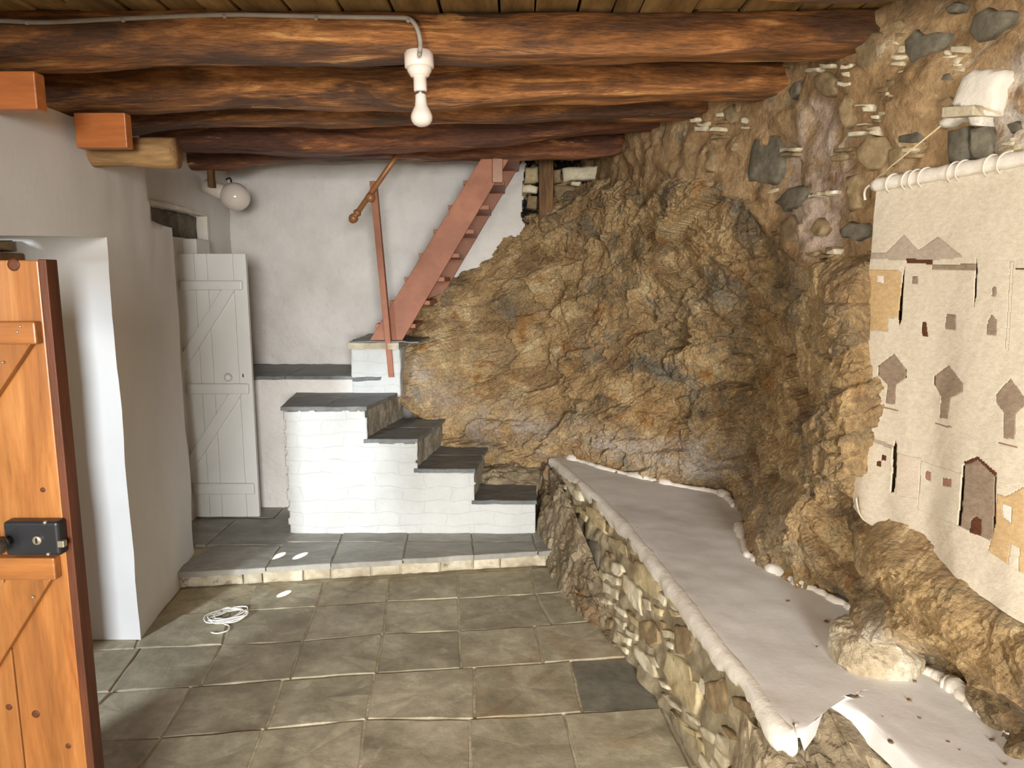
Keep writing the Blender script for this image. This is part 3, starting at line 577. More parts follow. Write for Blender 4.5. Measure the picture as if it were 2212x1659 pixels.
beam('ceiling_beam', [tuple(PY(396, 368, 4.63)), tuple(PY(500, 368, 4.63)), tuple(PY(620, 352, 4.63)), tuple(PY(800, 342, 4.63)), tuple(PY(1000, 346, 4.63)), tuple(PY(1200, 348, 4.63)), tuple(PY(1325, 336, 4.63)), (0.75, 4.65, 2.41)], 0.10, 6, 'rearmost dark beam just in front of the white back wall', mat='beam_dark')
# blocks under the beam ends on the left wall
def wblock(name, uL, uR, v0, v1, Y, depth, mat, label, lf=None):
    a, b = PY(uL, v0, Y), PY(uR, v1, Y); o = box(name, (a.x, Y, b.z), (b.x, Y+depth, a.z), M[mat], bev=0.004, base=((a.x+b.x)/2, Y, b.z))
    return tag(o, label, 'wood block', 'packing blocks under the beam ends')
wblock('packing_block', -60, 81, 153, 236, 2.28, 0.05, 'block', 'orange varnished packing block at the left edge under the conduit beam')
wblock('packing_block', 158, 275, 243, 319, 2.72, 0.045, 'block', 'small orange packing block with white paint specks beside the left wall')
a, b = PY(170, 290, 2.86), PY(368, 357, 2.86)
hz = (a.z-b.z)/2
o = tube('short_log', [(a.x-0.05+(b.x-a.x+0.05)*t, 2.92, (a.z+b.z)/2+0.004*math.sin(5*t)) for t in np.linspace(0, 1, 14)], [hz*(1+0.05*math.sin(9*t)) for t in np.linspace(0, 1, 14)], M['stump'], seg=18, base=((a.x+b.x)/2, 2.92, b.z))
tag(o, 'short weathered log jutting from the left wall below the orange block', 'log')

# ================================================================== ROCK OUTCROP
A0 = np.array([-1.0, 5.3]); E1 = np.array([0.62, -0.785]); E1 /= np.linalg.norm(E1); E2 = np.array([-E1[1]*-1, -E1[0]]); E2 = np.array([E1[1], -E1[0]])
def sn(p): d = np.array([p[0], p[1]])-A0; return float(d@E1), float(d@E2)
cps = []
def cz(u, v, z=0.46): p = PZ(u, v, z); cps.append((p.x, p.y, p.z))
def cy(u, v, y): p = PY(u, v, y); cps.append(tuple(p))
def cx(u, v, x): p = PX(u, v, x); cps.append(tuple(p))
BACK = [(1225, 985), (1300, 1008), (1390, 1030), (1480, 1050), (1560, 1064), (1588, 1090), (1600, 1130), (1615, 1190), (1690, 1235), (1770, 1275), (1845, 1312), (1862, 1345), (1848, 1385), (1855, 1430), (1920, 1448), (1990, 1440), (2050, 1470), (2130, 1540), (2212, 1575)]
for u, v in BACK:
    p = PZ(u, v, 0.46); cps += [(p.x, p.y, 0.46), (p.x-0.0, p.y, 0.15)]
for a in [(1045, 965, 4.64), (950, 905, 4.64), (875, 848, 4.62), (880, 780, 4.72), (885, 735, 4.95), (900, 690, 5.15), (960, 622, 5.17), (1050, 582, 5.17), (1130, 475, 5.16), (1180, 470, 5.0), (1240, 430, 4.85), (1330, 405, 4.5),
          (1000, 800, 4.78), (1000, 700, 4.98), (1000, 900, 4.62), (1100, 620, 4.98), (1100, 720, 4.83), (1100, 900, 4.56), (1130, 980, 4.5), (1150, 810, 4.68), (1200, 520, 4.92), (1200, 620, 4.8), (1200, 750, 4.62), (1200, 950, 4.44),
          (1300, 480, 4.6), (1300, 600, 4.48), (1300, 720, 4.38), (1300, 900, 4.22), (1400, 440, 4.1), (1400, 600, 4.12), (1400, 800, 4.1), (1400, 950, 4.02), (1470, 440, 3.75), (1500, 650, 3.78), (1500, 800, 3.82), (1500, 950, 3.82), (1580, 900, 3.62), (1600, 1000, 3.58)]: cy(*a)
for a in [(1560, 440, 1.0), (1560, 560, 1.03), (1600, 650, 1.13), (1650, 500, 1.12), (1640, 800, 1.2), (1700, 700, 1.19), (1700, 880, 1.17), (1750, 600, 1.17), (1760, 900, 1.12), (1690, 1000, 1.13), (1800, 1050, 1.07), (1650, 1090, 1.08), (1720, 1120, 1.0), (1650, 1160, 1.0), (1740, 1220, 1.04),
          (1800, 1220, 1.08), (1830, 1120, 1.12), (1850, 620, 1.15), (1850, 800, 1.13), (1850, 950, 1.11), (1880, 1180, 1.06), (1960, 1240, 1.07), (1930, 1330, 1.06), (2060, 1320, 1.10), (2060, 1400, 1.12), (2180, 1420, 1.17), (1880, 1390, 1.04),
          (2000, 620, 1.34), (2000, 750, 1.32), (2100, 700, 1.38), (2000, 900, 1.27), (2100, 950, 1.32), (1950, 1050, 1.20), (2100, 1100, 1.26), (2050, 1180, 1.2), (2180, 1250, 1.24)]: cx(*a)
cps += [(1.36, 1.2, 0.46), (1.40, 0.8, 0.46), (1.35, 1.2, 0.8), (1.45, 0.6, 0.9), (1.5, 1.0, 1.5), (-0.6, 5.2, 0.8), (-0.5, 4.75, 0.3), (0.0, 4.7, 0.2), (1.3, 1.0, 0.1)]
cps = np.array(cps); SN = np.array([sn(p) for p in cps]); Q = np.stack([SN[:, 0], cps[:, 2]], 1); val = SN[:, 1]
def tps(r2): return 0.5*r2*np.log(r2+1e-9)
n = len(Q); K = tps(((Q[:, None]-Q[None])**2).sum(-1))+np.eye(n)*0.002; Pm = np.c_[np.ones(n), Q]
sol = np.linalg.solve(np.block([[K, Pm], [Pm.T, np.zeros((3, 3))]]), np.r_[val, 0, 0, 0])
def rockn(s, z):
    q = np.stack([s.ravel(), z.ravel()], 1); out = np.zeros(len(q))
    for i in range(0, len(q), 20000):
        qq = q[i:i+20000]; out[i:i+20000] = tps(((qq[:, None]-Q[None])**2).sum(-1))@sol[:n]+np.c_[np.ones(len(qq)), qq]@sol[n:]
    return out.reshape(s.shape)
nU, nV = 640, 250
s_, z_ = np.meshgrid(np.linspace(0.08, 5.3, nU), np.linspace(0.0, 2.25, nV), indexing='ij')
nn_ = rockn(s_, z_)
def world(s, nn, z): return np.stack([A0[0]+s*E1[0]+nn*E2[0], A0[1]+s*E1[1]+nn*E2[1], z], -1)
P = world(s_, nn_, z_); ug, vg = pix(P)
# where the bedrock ends it runs back behind the masonry and the white wall
edge_n = fbm(P, 7, 3)*26
dv = np.interp(ug, bu, bv)+edge_n-vg
push = np.clip(dv/60, 0, 1)*0.16+np.clip(dv/60-1, 0, 6)*0.12
# blocks, ledges and cracks
sw, zw = s_+0.05*fbm(P, 2.2, 2)+0.012*fbm(P, 12, 3), z_+0.05*fbm(P+5, 2.2, 2)+0.012*fbm(P+8, 12, 3)
rx, rz = sw*0.8+zw*0.6, zw*0.8-sw*0.6
f1, e1 = facets(rx*0.75, rz, 0.42, 11); f2, e2 = facets(sw*0.8+zw*0.3, zw-sw*0.3, 0.17, 12); f3, e3 = facets(rx, rz*1.4, 0.075, 13); f4, e4 = facets(sw, zw, 0.035, 14)
det = f1*0.20+f2*0.36+f3*0.40+f4*0.42+fbm(P, 3, 5, 0.6)*0.045-0.016*np.exp(-(e1/0.03)**2)-0.010*np.exp(-(e2/0.05)**2)-0.005*np.exp(-(e3/0.07)**2)
det *= 0.55+0.75*np.clip(0.5+1.2*fbm(P+31, 1.7, 2), 0, 1)
# the long fissures that separate the near mass from the hollow behind the bench
def crack(poly, depth, wid):
    poly = np.array(poly, float); d = np.full(ug.shape, 1e9)
    for (x0, y0), (x1, y1) in zip(poly[:-1], poly[1:]):
        t = np.clip(((ug-x0)*(x1-x0)+(vg-y0)*(y1-y0))/((x1-x0)**2+(y1-y0)**2), 0, 1); d = np.minimum(d, np.hypot(ug-x0-t*(x1-x0), vg-y0-t*(y1-y0)))
    d = d+fbm(P, 9, 3)*10
    return -depth*np.exp(-np.clip(d/wid, 0, None)**1.3)
det += crack([(1395, 470), (1450, 560), (1520, 640), (1570, 720), (1590, 800), (1610, 880), (1640, 960), (1655, 1030), (1620, 1060)], 0.05, 13)
det += crack([(1590, 730), (1680, 670), (1750, 610)], 0.04, 8)
det += crack([(1655, 1030), (1740, 1060), (1800, 1130)], 0.05, 12)
det += crack([(1880, 1320), (1820, 1220), (1800, 1130), (1815, 1090)], 0.10, 20)
det += crack([(1240, 640), (1290, 700), (1300, 708)], 0.03, 5); det += crack([(1740, 700), (1790, 740), (1760, 800)], 0.03, 8)
det += crack([(1640, 880), (1700, 960), (1760, 1060)], 0.025, 6); det += crack([(1100, 860), (1220, 790), (1330, 760)], 0.02, 10)
# keep the rock behind the hanging
hang = soft(ug, vg, [(1880, 400), (2500, 300), (2500, 1420), (2212, 1340), (1960, 1196), (1866, 1130), (1845, 1060)], 30)
nn_ = nn_-push*1.0+det*(1-0.55*hang)-0.045*hang
P = world(s_, nn_, z_)
yw = np.minimum(P[..., 1], 5.3); P[..., 1] = yw
rock = mesh('rock_outcrop', P.reshape(-1, 3), gridfaces(nU, nV), M['rock'], smooth=False)
g = fbm(P, 3, 4)
band = np.clip(1-np.abs(vg-np.interp(ug, [900, 1045, 1225, 1400, 1600], [850, 950, 975, 1010, 1070])+30)/70, 0, 1)*(ug < 1640)*np.clip(0.75+g*1.3, 0, 1)
cellv = np.sin(np.round(f2*0+e2*0)+1)*0; blk = np.random.default_rng(5).random((64, 64)); bi, bj = np.floor(rx*0.9/0.24).astype(int) & 63, np.floor(rz/0.24).astype(int) & 63
fc_, _ = facets(sw*0.8+zw*0.3, zw-sw*0.3, 0.17, 12, 0.0); kind = fc_/0.17
paint(rock, (nU, nV), [(0.55*(kind > 0.28), S(112, 104, 90)), (0.5*(kind < -0.32), S(186, 164, 128)), (0.5*((kind > -0.1) & (kind < 0.02)), S(152, 116, 82)), (0.85*soft(ug, vg, [(1260, 975), (1440, 930), (1560, 920), (1600, 1000), (1590, 1070), (1400, 1040)], 60)*np.clip(0.7+1.5*g, 0, 1), S(198, 186, 168)), (0.8*band, S(196, 186, 176)),
     (0.8*soft(ug, vg, [(1840, 1360), (1900, 1330), (2000, 1380), (2010, 1450), (1850, 1450)], 40), S(214, 204, 184)), (0.75*soft(ug, vg, [(1580, 1040), (1690, 1020), (1760, 1240), (1660, 1240), (1600, 1150)], 50), S(166, 150, 122)),
     (0.7*soft(ug, vg, [(1860, 1130), (1960, 1210), (2212, 1360), (2212, 1480), (1950, 1400), (1850, 1250)], 40), S(190, 158, 108))])
struct(rock, 'brown bedrock outcrop rising behind the bench and stairs', 'rock')
# loose rocks at the foot of the bench and on the lowest step
def boulder(name, c, r, seed, label, parent, mat='rock_grey', rough=0.35, nlat=44, nlon=80):
    th, ph = np.meshgrid(np.linspace(0, math.pi, nlat), np.linspace(0, 2*math.pi, nlon, endpoint=False), indexing='ij')
    D = np.stack([np.sin(th)*np.cos(ph), np.sin(th)*np.sin(ph), np.cos(th)], -1)
    D2 = np.sign(D)*np.abs(D)**0.85; q = D2*np.array(r)
    f1, e = facets(ph*1.2+th*0.4+seed, th*1.6+seed*3, 0.7, seed); f2, e2 = facets(ph+seed, th*1.5-ph*0.3+40, 0.25, seed+5)
    k = 1+rough*(fbm(q+seed*5, 5, 4)*0.9+f1*0.35+f2*0.4)
    V = q*k[..., None]+np.array(c); V[..., 2] = np.maximum(V[..., 2], 0.0)
    idx = np.arange(nlat*nlon).reshape(nlat, nlon); fs = [(idx[i, j], idx[i+1, j], idx[i+1, (j+1) % nlon], idx[i, (j+1) % nlon]) for i in range(nlat-1) for j in range(nlon)]
    o = mesh(name, V.reshape(-1, 3), fs, M[mat], parent); o['label'] = label; return o

# ================================================================== STONE BENCH
BZ = 0.46
FY = [0.0, 1.0, 1.64, 1.93, 2.42, 3.34, 4.42, 4.7]; TX = [0.72, 0.70, 0.675, 0.668, 0.61, 0.507, 0.25, 0.18]; BX = [0.70, 0.68, 0.66, 0.64, 0.565, 0.36, 0.17, 0.1]
def bench_x(y, z): t = min(max(z/BZ, 0), 1); return float(np.interp(y, FY, BX))*(1-t)+float(np.interp(y, FY, TX))*t
bench = thing('stone_bench', (0.75, 3.0, 0), 'long built-in rubble stone bench with a whitewashed top under the rock wall', 'bench')
# front wall body (mortar)
ys = np.linspace(1.72, 4.5, 190); zs = np.linspace(0, BZ-0.02, 34); Yg, Zg = np.meshgrid(ys, zs, indexing='ij')
XF = np.vectorize(bench_x)(Yg, Zg); P = np.stack([XF, Yg, Zg], -1); P[..., 0] += -fbm(P, 9, 4)*0.03+0.008
mesh('front_wall', P.reshape(-1, 3), gridfaces(190, 34), M['bench_mortar'], bench, smooth=True)
# top: front edge, the notch round the protruding rock, then back along the rock foot
edge_top = [(0.245, 4.44), (0.30, 4.25), (0.37, 3.95), (0.44, 3.65), (0.50, 3.36), (0.55, 3.0), (0.59, 2.62), (0.615, 2.40), (0.645, 2.12), (0.67, 1.90), (0.685, 1.70), (0.72, 1.64), (0.80, 1.72), (0.87, 1.795), (0.915, 1.74), (0.94, 1.6), (0.955, 1.45), (0.97, 1.1), (0.98, 0.4)]
back_top = [(PZ(u, v, BZ).x+0.25, PZ(u, v, BZ).y+0.05) for u, v in BACK]; back_top[0] = (0.45, 4.75)
ey = [p[1] for p in edge_top]
nA, nB = 150, 60; vs = []
et = spline([Vector((a, b, 0)) for a, b in edge_top], 10)
L = np.r_[0, np.cumsum([(et[i+1]-et[i]).length for i in range(len(et)-1)])]
Ltip = L[int(np.argmin([(p-Vector((0.685, 1.70, 0))).length for p in et]))]; Lcor = L[int(np.argmin([(p-Vector((0.87, 1.795, 0))).length for p in et]))]
for i in range(nA):
    d = L[-1]*i/(nA-1); px_ = np.interp(d, L, [p.x for p in et]); py_ = np.interp(d, L, [p.y for p in et])
    by = float(np.interp(d, [0, L[-1]*0.5, Ltip, Lcor, L[-1]], [4.75, 3.2, 2.4, 1.98, 0.4])); bx = 1.4 if by < 3.6 else np.interp(by, [3.6, 4.75], [1.4, 0.9])
    bx = max(bx, px_+0.3)
    for j in range(nB):
        t = j/(nB-1); t2 = t**1.6; vs.append((px_+(bx-px_)*t2, py_+(by-py_)*t2, BZ-0.012*math.exp(-t2*90)-(0.05 if j == 0 and i > 95 else 0.0)))
V = np.array(vs); Vt = V.copy(); Vt[:, 2] = BZ; V[:, 2] += fbm(Vt, 2.2, 4)*0.007+fbm(Vt, 12, 2)*0.002
tj = np.tile(np.linspace(0, 1, nB), nA); V[:, :2] += (fbm(V, 11, 3)*0.012*(tj < 0.08))[:, None]
mesh('top_plaster', V, gridfaces(nA, nB), M['lime'], bench, smooth=True)
# thick lime lip along the front edge
prof = [(-0.006, -0.062), (-0.013, -0.048), (-0.015, -0.032), (-0.011, -0.014), (0.0, -0.002), (0.018, 0.0012), (0.036, -0.003), (0.05, -0.02)]
kk = int(np.argmin([abs(p.y-1.64)+abs(p.x-0.72) for p in et])); run = et[:kk+1]; V = []; ncol = 420
Lr = np.r_[0, np.cumsum([(run[i+1]-run[i]).length for i in range(len(run)-1)])]
cxs = np.interp(np.linspace(0, Lr[-1], ncol), Lr, [p.x for p in run]); cys = np.interp(np.linspace(0, Lr[-1], ncol), Lr, [p.y for p in run])
for i in range(ncol):
    t_ = Vector((cxs[min(i+1, ncol-1)]-cxs[max(i-1, 0)], cys[min(i+1, ncol-1)]-cys[max(i-1, 0)], 0)).normalized(); n_ = Vector((-t_.y, t_.x, 0)); n_ = n_ if n_.x > 0 else -n_
    for j, (a_, b_) in enumerate(prof): V.append((cxs[i]+n_.x*a_, cys[i]+n_.y*a_, BZ+b_))
V = np.array(V).reshape(ncol, len(prof), 3); dr_ = fbm(V[:, 0], 7, 4)*0.06; V[:, 0, 2] += dr_; V[:, 1, 2] += dr_*0.8; V[:, 2, 2] += dr_*0.4
nz = fbm(V, 5, 3)*0.012; V[..., 0] -= nz; Vt = V.copy(); Vt[..., 2] = BZ; V[..., 2] += fbm(Vt, 2.2, 4)*0.007
o = mesh('lime_lip', V.reshape(-1, 3), gridfaces(ncol, len(prof)), M['lime_edge'], bench, smooth=True); m = o.modifiers.new('thickness', 'SOLIDIFY'); m.thickness = 0.012; m.offset = -1
# white lime bead where the top meets the rock
bead = [PZ(u, v, BZ) for u, v in BACK[:9]]
def bead_run(a, b):
    q = spline([PZ(u, v, BZ+0.006) for u, v in BACK[a:b]], 14)
    q = [p+Vector((-0.006+random.uniform(-0.008, 0.008), -0.012, -0.004)) for p in q]
    tube('lime_bead', q, [0.012+0.018*max(0, math.sin(i*0.41)*math.sin(i*0.17+1))+0.006*random.random() for i in range(len(q))], M['lime_edge'], bench, seg=9)
bead_run(0, 6); bead_run(6, 11); bead_run(12, 19)
# stones of the bench front: the larger ones as seen, the rest filled in courses
Za = lambda x, y: (1100+x/3.318, 900+y/3.318)
Zb = lambda x, y: (1200+x/3.615, 1200+y/3.615)
bs = [(Za, [(365, 425), (395, 425), (435, 465), (500, 540), (508, 605), (480, 600), (420, 520)], 'stone_pale'), (Za, [(470, 815), (520, 850), (545, 940), (510, 945), (470, 860)], 'stone_pale'), (Za, [(420, 700), (455, 730), (480, 805), (445, 780)], 'stone_yellow'),
      (Za, [(548, 630), (600, 660), (690, 760), (690, 840), (620, 790), (550, 700)], 'stone_yellow'), (Za, [(700, 860), (780, 880), (840, 930), (850, 1010), (760, 960), (705, 900)], 'stone_yellow'), (Za, [(890, 1030), (960, 1060), (1070, 1180), (1090, 1330), (1030, 1300), (900, 1190), (875, 1100)], 'stone_yellow'),
      (Za, [(735, 1035), (800, 1060), (812, 1120), (780, 1145), (730, 1110)], 'stone_pale'), (Za, [(665, 1105), (770, 1160), (775, 1210), (740, 1200), (665, 1140)], 'stone_pale'), (Za, [(670, 1175), (770, 1250), (780, 1315), (740, 1300), (665, 1240)], 'stone_pale'), (Za, [(620, 1275), (720, 1320), (720, 1350), (640, 1320)], 'stone_pale'),
      (Za, [(815, 1120), (880, 1200), (935, 1260), (930, 1360), (945, 1430), (860, 1330), (810, 1210)], 'stone_pale'), (Za, [(945, 1290), (1010, 1330), (1020, 1400), (980, 1380)], 'stone_pale'), (Za, [(1035, 1345), (1085, 1385), (1080, 1430), (1040, 1400)], 'stone_yellow'), (Za, [(1135, 1235), (1240, 1310), (1240, 1390), (1150, 1340)], 'stone_yellow'),
      (Za, [(740, 1325), (830, 1400), (825, 1440), (750, 1370)], 'stone_pale'), (Za, [(840, 1380), (930, 1480), (930, 1530), (860, 1450)], 'stone_yellow'), (Za, [(750, 1425), (825, 1480), (825, 1530), (770, 1490)], 'stone_pale'), (Za, [(835, 1510), (915, 1570), (910, 1610), (835, 1555)], 'stone_pale'), (Za, [(770, 1540), (860, 1600), (860, 1640), (775, 1590)], 'stone_pale'),
      (Za, [(560, 880), (620, 890), (645, 980), (635, 1100), (590, 1050)], 'stone_dark'), (Za, [(690, 960), (735, 980), (735, 1020), (690, 1000)], 'stone_brown'), (Za, [(520, 960), (555, 1040), (550, 1070), (515, 1010)], 'stone_pale'), (Za, [(485, 940), (515, 960), (512, 1000), (485, 975)], 'stone_pale'), (Za, [(330, 470), (400, 490), (405, 525), (340, 500)], 'stone_pale'), (Za, [(380, 560), (430, 600), (435, 660), (390, 620)], 'stone_yellow'), (Za, [(430, 620), (500, 650), (520, 700), (440, 680)], 'stone_yellow'),
      (Zb, [(650, 520), (740, 500), (790, 560), (800, 680), (740, 720), (660, 660)], 'stone_brown'), (Zb, [(860, 740), (920, 770), (1040, 870), (1060, 980), (1115, 1010), (1090, 1250), (1000, 1180), (890, 1030), (830, 890)], 'stone_yellow'), (Zb, [(600, 690), (680, 750), (760, 850), (785, 960), (700, 900), (620, 780)], 'stone_pale'), (Zb, [(700, 760), (770, 800), (800, 880), (740, 840)], 'stone_pale'),
      (Zb, [(1090, 560), (1180, 640), (1340, 800), (1350, 930), (1270, 870), (1120, 690)], 'stone_yellow'), (Zb, [(930, 540), (1050, 560), (1080, 680), (1030, 780), (940, 760)], 'stone_brown'), (Zb, [(1140, 1000), (1300, 960), (1330, 1100), (1350, 1250), (1240, 1230), (1160, 1120)], 'stone_brown'), (Zb, [(1130, 1330), (1190, 1350), (1250, 1430), (1230, 1480), (1150, 1420)], 'stone_pale'), (Zb, [(1290, 1330), (1370, 1380), (1410, 1450), (1370, 1440)], 'stone_brown'),
      (Zb, [(800, 960), (860, 1000), (880, 1050), (830, 1020)], 'stone_pale'), (Zb, [(890, 1200), (960, 1260), (1110, 1400), (1110, 1450), (980, 1340)], 'stone_yellow'), (Zb, [(820, 1060), (940, 1150), (1010, 1240), (900, 1170)], 'stone_pale'), (Zb, [(860, 660), (915, 700), (915, 740), (870, 710)], 'stone_pale'), (Zb, [(820, 560), (920, 610), (920, 660), (850, 640)], 'stone_pale'), (Zb, [(1450, 1500), (1540, 1560), (1560, 1640), (1480, 1600)], 'stone_yellow'), (Zb, [(1390, 1100), (1500, 1080), (1560, 1180), (1500, 1240), (1400, 1180)], 'stone_brown'),
      (Zb, [(880, 420), (990, 370), (1000, 430), (960, 480), (900, 470)], 'stone_yellow'), (Zb, [(510, 700), (560, 740), (550, 770), (510, 730)], 'stone_pale'), (Zb, [(1020, 1210), (1090, 1270), (1120, 1330), (1050, 1290)], 'stone_pale'), (Zb, [(1380, 880), (1430, 930), (1420, 990), (1380, 950)], 'stone_yellow')]
bn = Vector((-0.97, -0.15, 0.1))
placed = []
for i, (zf, poly, mt) in enumerate(bs):
    pts = [hit(*zf(a, b), lambda y, z: bench_x(y, z)-0.004) for a, b in poly]
    pts = [Vector((p.x, p.y, min(max(p.z, 0.015), BZ-0.045))) for p in pts]
    c = sum(pts, Vector((0, 0, 0)))/len(pts); rad = max((p-c).length for p in pts); placed.append((c, rad))
    stone('stone', pts, bn, 0.05, M[mt], bench, step=0.03, amp=0.004, proud=0.004, seed=700+i)
zc = 0.035; i = 0
while zc < BZ-0.06:
    h = random.uniform(0.028, 0.055); y = 1.74
    while y < 4.4:
        ln = random.uniform(0.06, 0.17); c = Vector((bench_x(y+ln/2, zc), y+ln/2, zc+h/2))
        if all((c-q).length > rr*0.66+ln*0.3 for q, rr in placed):
            pts = [Vector((bench_x(yy, zz)-0.002, yy, zz)) for yy, zz in ((y, zc), (y+ln-0.012, zc+random.uniform(-0.006, 0.006)), (y+ln-0.012-random.uniform(0, 0.02), zc+h-0.01), (y+random.uniform(0, 0.02), zc+h-0.012))]
            stone('stone', pts, bn, 0.05, M[random.choice(['stone_pale', 'stone_pale', 'stone_pale', 'stone_yellow', 'stone_brown'])], bench, step=0.03, amp=0.005, proud=0.003, seed=900+i); i += 1
        y += ln
    zc += h
def rock_patch(name, label, fn, nu, nv, mat, amp=0.03):
    # bedrock breaking the surface: an uneven sheet that runs down into the ground
    uu, vv = np.meshgrid(np.linspace(0, 1, nu), np.linspace(0, 1, nv), indexing='ij'); V = fn(uu, vv)
    f1_, e1_ = facets(V[..., 0]*1.3+V[..., 2], V[..., 1]+3, 0.12, 71); f2_, e2_ = facets(V[..., 0]+V[..., 2]*1.1, V[..., 1]+5, 0.045, 72)
    d_ = fbm(V, 6, 4)*amp+f1_*0.22+f2_*0.25; V[..., 2] += d_*0.8; V[..., 0] -= d_*0.5
    o = mesh(name, V.reshape(-1, 3), gridfaces(nu, nv), M[mat], rock); o['label'] = label; return o
def strip(t, w_):
    y = 4.75-1.85*t; xo = np.interp(y, [2.9, 2.95, 3.3, 3.6, 3.8, 4.05, 4.3, 4.75], [0.43, 0.41, 0.29, 0.215, 0.185, 0.13, 0.13, 0.10]); xi = np.interp(y, FY, BX)+0.05
    hz = np.interp(y, [2.9, 3.0, 3.3, 3.6, 4.05, 4.3, 4.75], [0.0, 0.05, 0.19, 0.30, 0.40, 0.42, 0.42])
    return np.stack([xo+(xi-xo)*w_, y, -0.03+(hz+0.03)*np.clip(w_*1.15, 0, 1)**0.75], -1)
rock_patch('rock_ledge', 'grey rock sloping down along the foot of the bench to the floor tiles', strip, 150, 30, 'rock_grey', 0.035)
def tent(a, b):
    x = 0.60+0.46*a; y = 1.10+0.78*b
    z = 0.445-0.06*np.maximum(0, y-1.74)-0.42*np.maximum(0, 1.80-y)-0.30*np.maximum(0, 0.85-x)-0.10*np.maximum(0, x-0.85)
    z = np.minimum(z, 0.46); z = np.where(x < 0.66, z-(0.66-x)*6, z); return np.stack([x, y, np.maximum(z, -0.02)], -1)
rock_patch('rock_knob', 'brown rock filling the near corner of the bench', tent, 70, 100, 'rock_grey', 0.022)
boulder('lime_lump', (0.86, 1.36, 0.15), (0.14, 0.14, 0.20), 8, 'lump of white lime plaster', bench, 'lime_edge', 0.2)
boulder('rock_knob', (0.03, 4.62, 0.22), (0.28, 0.26, 0.17), 12, 'brown rock at the back of the lowest tread', rock, 'rock_grey', 0.3)
boulder('rock_knob', (1.10, 2.02, 0.46), (0.12, 0.13, 0.10), 15, 'pale lime stained rock at the back of the bench', rock, 'rock_pale', 0.3)
# ================================================================== STONE STAIRS
stair = thing('stone_stairs', (-0.6, 4.2, STEP), 'whitewashed stone stairs with dark slate treads rising to the left', 'stairs')
YF, YB = 4.068, 4.62
zt = [0.297, 0.489, 0.668, 0.861]; xf_ = [0.14, -0.221, -0.559, -0.851]; xb_ = [0.16, -0.16, -0.45, -0.725]; xl = -1.335
def stepped(off_r=0.0, off_z=0.0):
    pts = [(xl, STEP)]
    pts += [(xf_[0]-0.03, STEP)]
    for z, x in zip(zt, xf_): pts += [(x-off_r, pts[-1][1]), (x-off_r, z-off_z)] if pts[-1][0] != x-off_r else [(x-off_r, z-off_z)]
    return pts+[(xl, zt[-1]-off_z)]
# core blocks: each layer reaches to its own nosing, riser faces of bare stone
for i in range(4):
    z0 = STEP if i == 0 else zt[i-1]-0.02; z1 = zt[i]-0.024
    hexa('riser_stone', [(xl+0.012, YF+0.02, z0), (xf_[i]-0.012, YF+0.02, z0), (xb_[i]-0.012, YB+0.1, z0), (xl+0.012, 4.55, z0), (xl+0.012, YF+0.02, z1), (xf_[i]-0.012, YF+0.02, z1), (xb_[i]-0.012, YB+0.1, z1), (xl+0.012, 4.55, z1)], M['riser_grey'], stair, bev=0.008, cut=0.05, amp=0.012, fr=9)
# whitewashed face
pts = stepped(0.004, 0.022); out = []
for (a, b), (c, d) in zip(pts, pts[1:]+pts[:1]):
    k = max(1, int(math.hypot(c-a, d-b)/0.025)); out += [(a+(c-a)*t/k+random.uniform(-0.004, 0.004), b+(d-b)*t/k+random.uniform(-0.003, 0.003)) for t in range(k)]
nX, nZ = 150, 80
gx, gz = np.meshgrid(np.linspace(xl-0.01, xf_[0]+0.02, nX), np.linspace(STEP-0.005, zt[-1]-0.012, nZ), indexing='ij')
rag = fbm(np.stack([gz*0, gz*0+3, gz], -1), 14, 3)*0.02; ragz = fbm(np.stack([gx, gx*0, gx*0+7], -1), 14, 3)*0.012
topz = np.full_like(gx, 0.0)
for z, x in zip(zt, xf_): topz = np.where(gx <= x+rag*0.6+0.004, z-0.022+ragz*0.5, topz)
ins = (gz <= topz) & (gx >= xl+rag*0.5)
P = np.stack([gx, YF+fbm(np.stack([gx, gx*0, gz], -1), 4, 4)*0.018, gz], -1); idx = np.arange(nX*nZ).reshape(nX, nZ)
fs = [(idx[i, j], idx[i+1, j], idx[i+1, j+1], idx[i, j+1]) for i in range(nX-1) for j in range(nZ-1) if ins[i, j] and ins[i+1, j] and ins[i+1, j+1] and ins[i, j+1]]
o = mesh('whitewashed_face', P.reshape(-1, 3), fs, M['whitewash_brick'], stair, smooth=True); m = o.modifiers.new('thickness', 'SOLIDIFY'); m.thickness = 0.03; m.offset = -1
# treads: two slabs each
for i in range(4):
    xr = xl-0.01 if i == 3 else xf_[i+1]-0.02; xrb = xl-0.09 if i == 3 else xb_[i+1]-0.02; z = zt[i]
    parts = [(0.0, 0.52), (0.52, 1.0)]
    for (t0, t1) in parts:
        cols = [(0.0, 0.52), (0.52, 1.0)] if i == 3 else [(0.0, 1.0)]
        for c0, c1 in cols:
            def pt(c, t): a = xr+(xf_[i]+0.006-xr)*c; b = xrb+(xb_[i]+0.006-xrb)*c; return (a+(b-a)*t, YF-0.006+(YB+0.08-YF)*t, z)
            if i == 0 and t0 > 0: continue
            g = 0.004
            slab('tread', [pt(c0, t0), pt(c1, t0), pt(c1, t1-0.012), pt(c0, t1-0.012)], (0, 0, 1), 0.024, M['slate_dark'], stair, step=0.06, amp=0.003, edge=0.003, seed=1200+i*7+int(t0*10)+int(c0*20))
slab('tread', [(0.0, YF+0.27, zt[0]-0.004), (0.15, YF+0.27, zt[0]-0.004), (0.15, 4.5, zt[0]-0.004), (-0.2, 4.6, zt[0]-0.004), (-0.2, YF+0.27, zt[0]-0.004)], (0, 0, 1), 0.03, M['slate_dark'], stair, step=0.06, amp=0.004, edge=0.004, seed=1299)
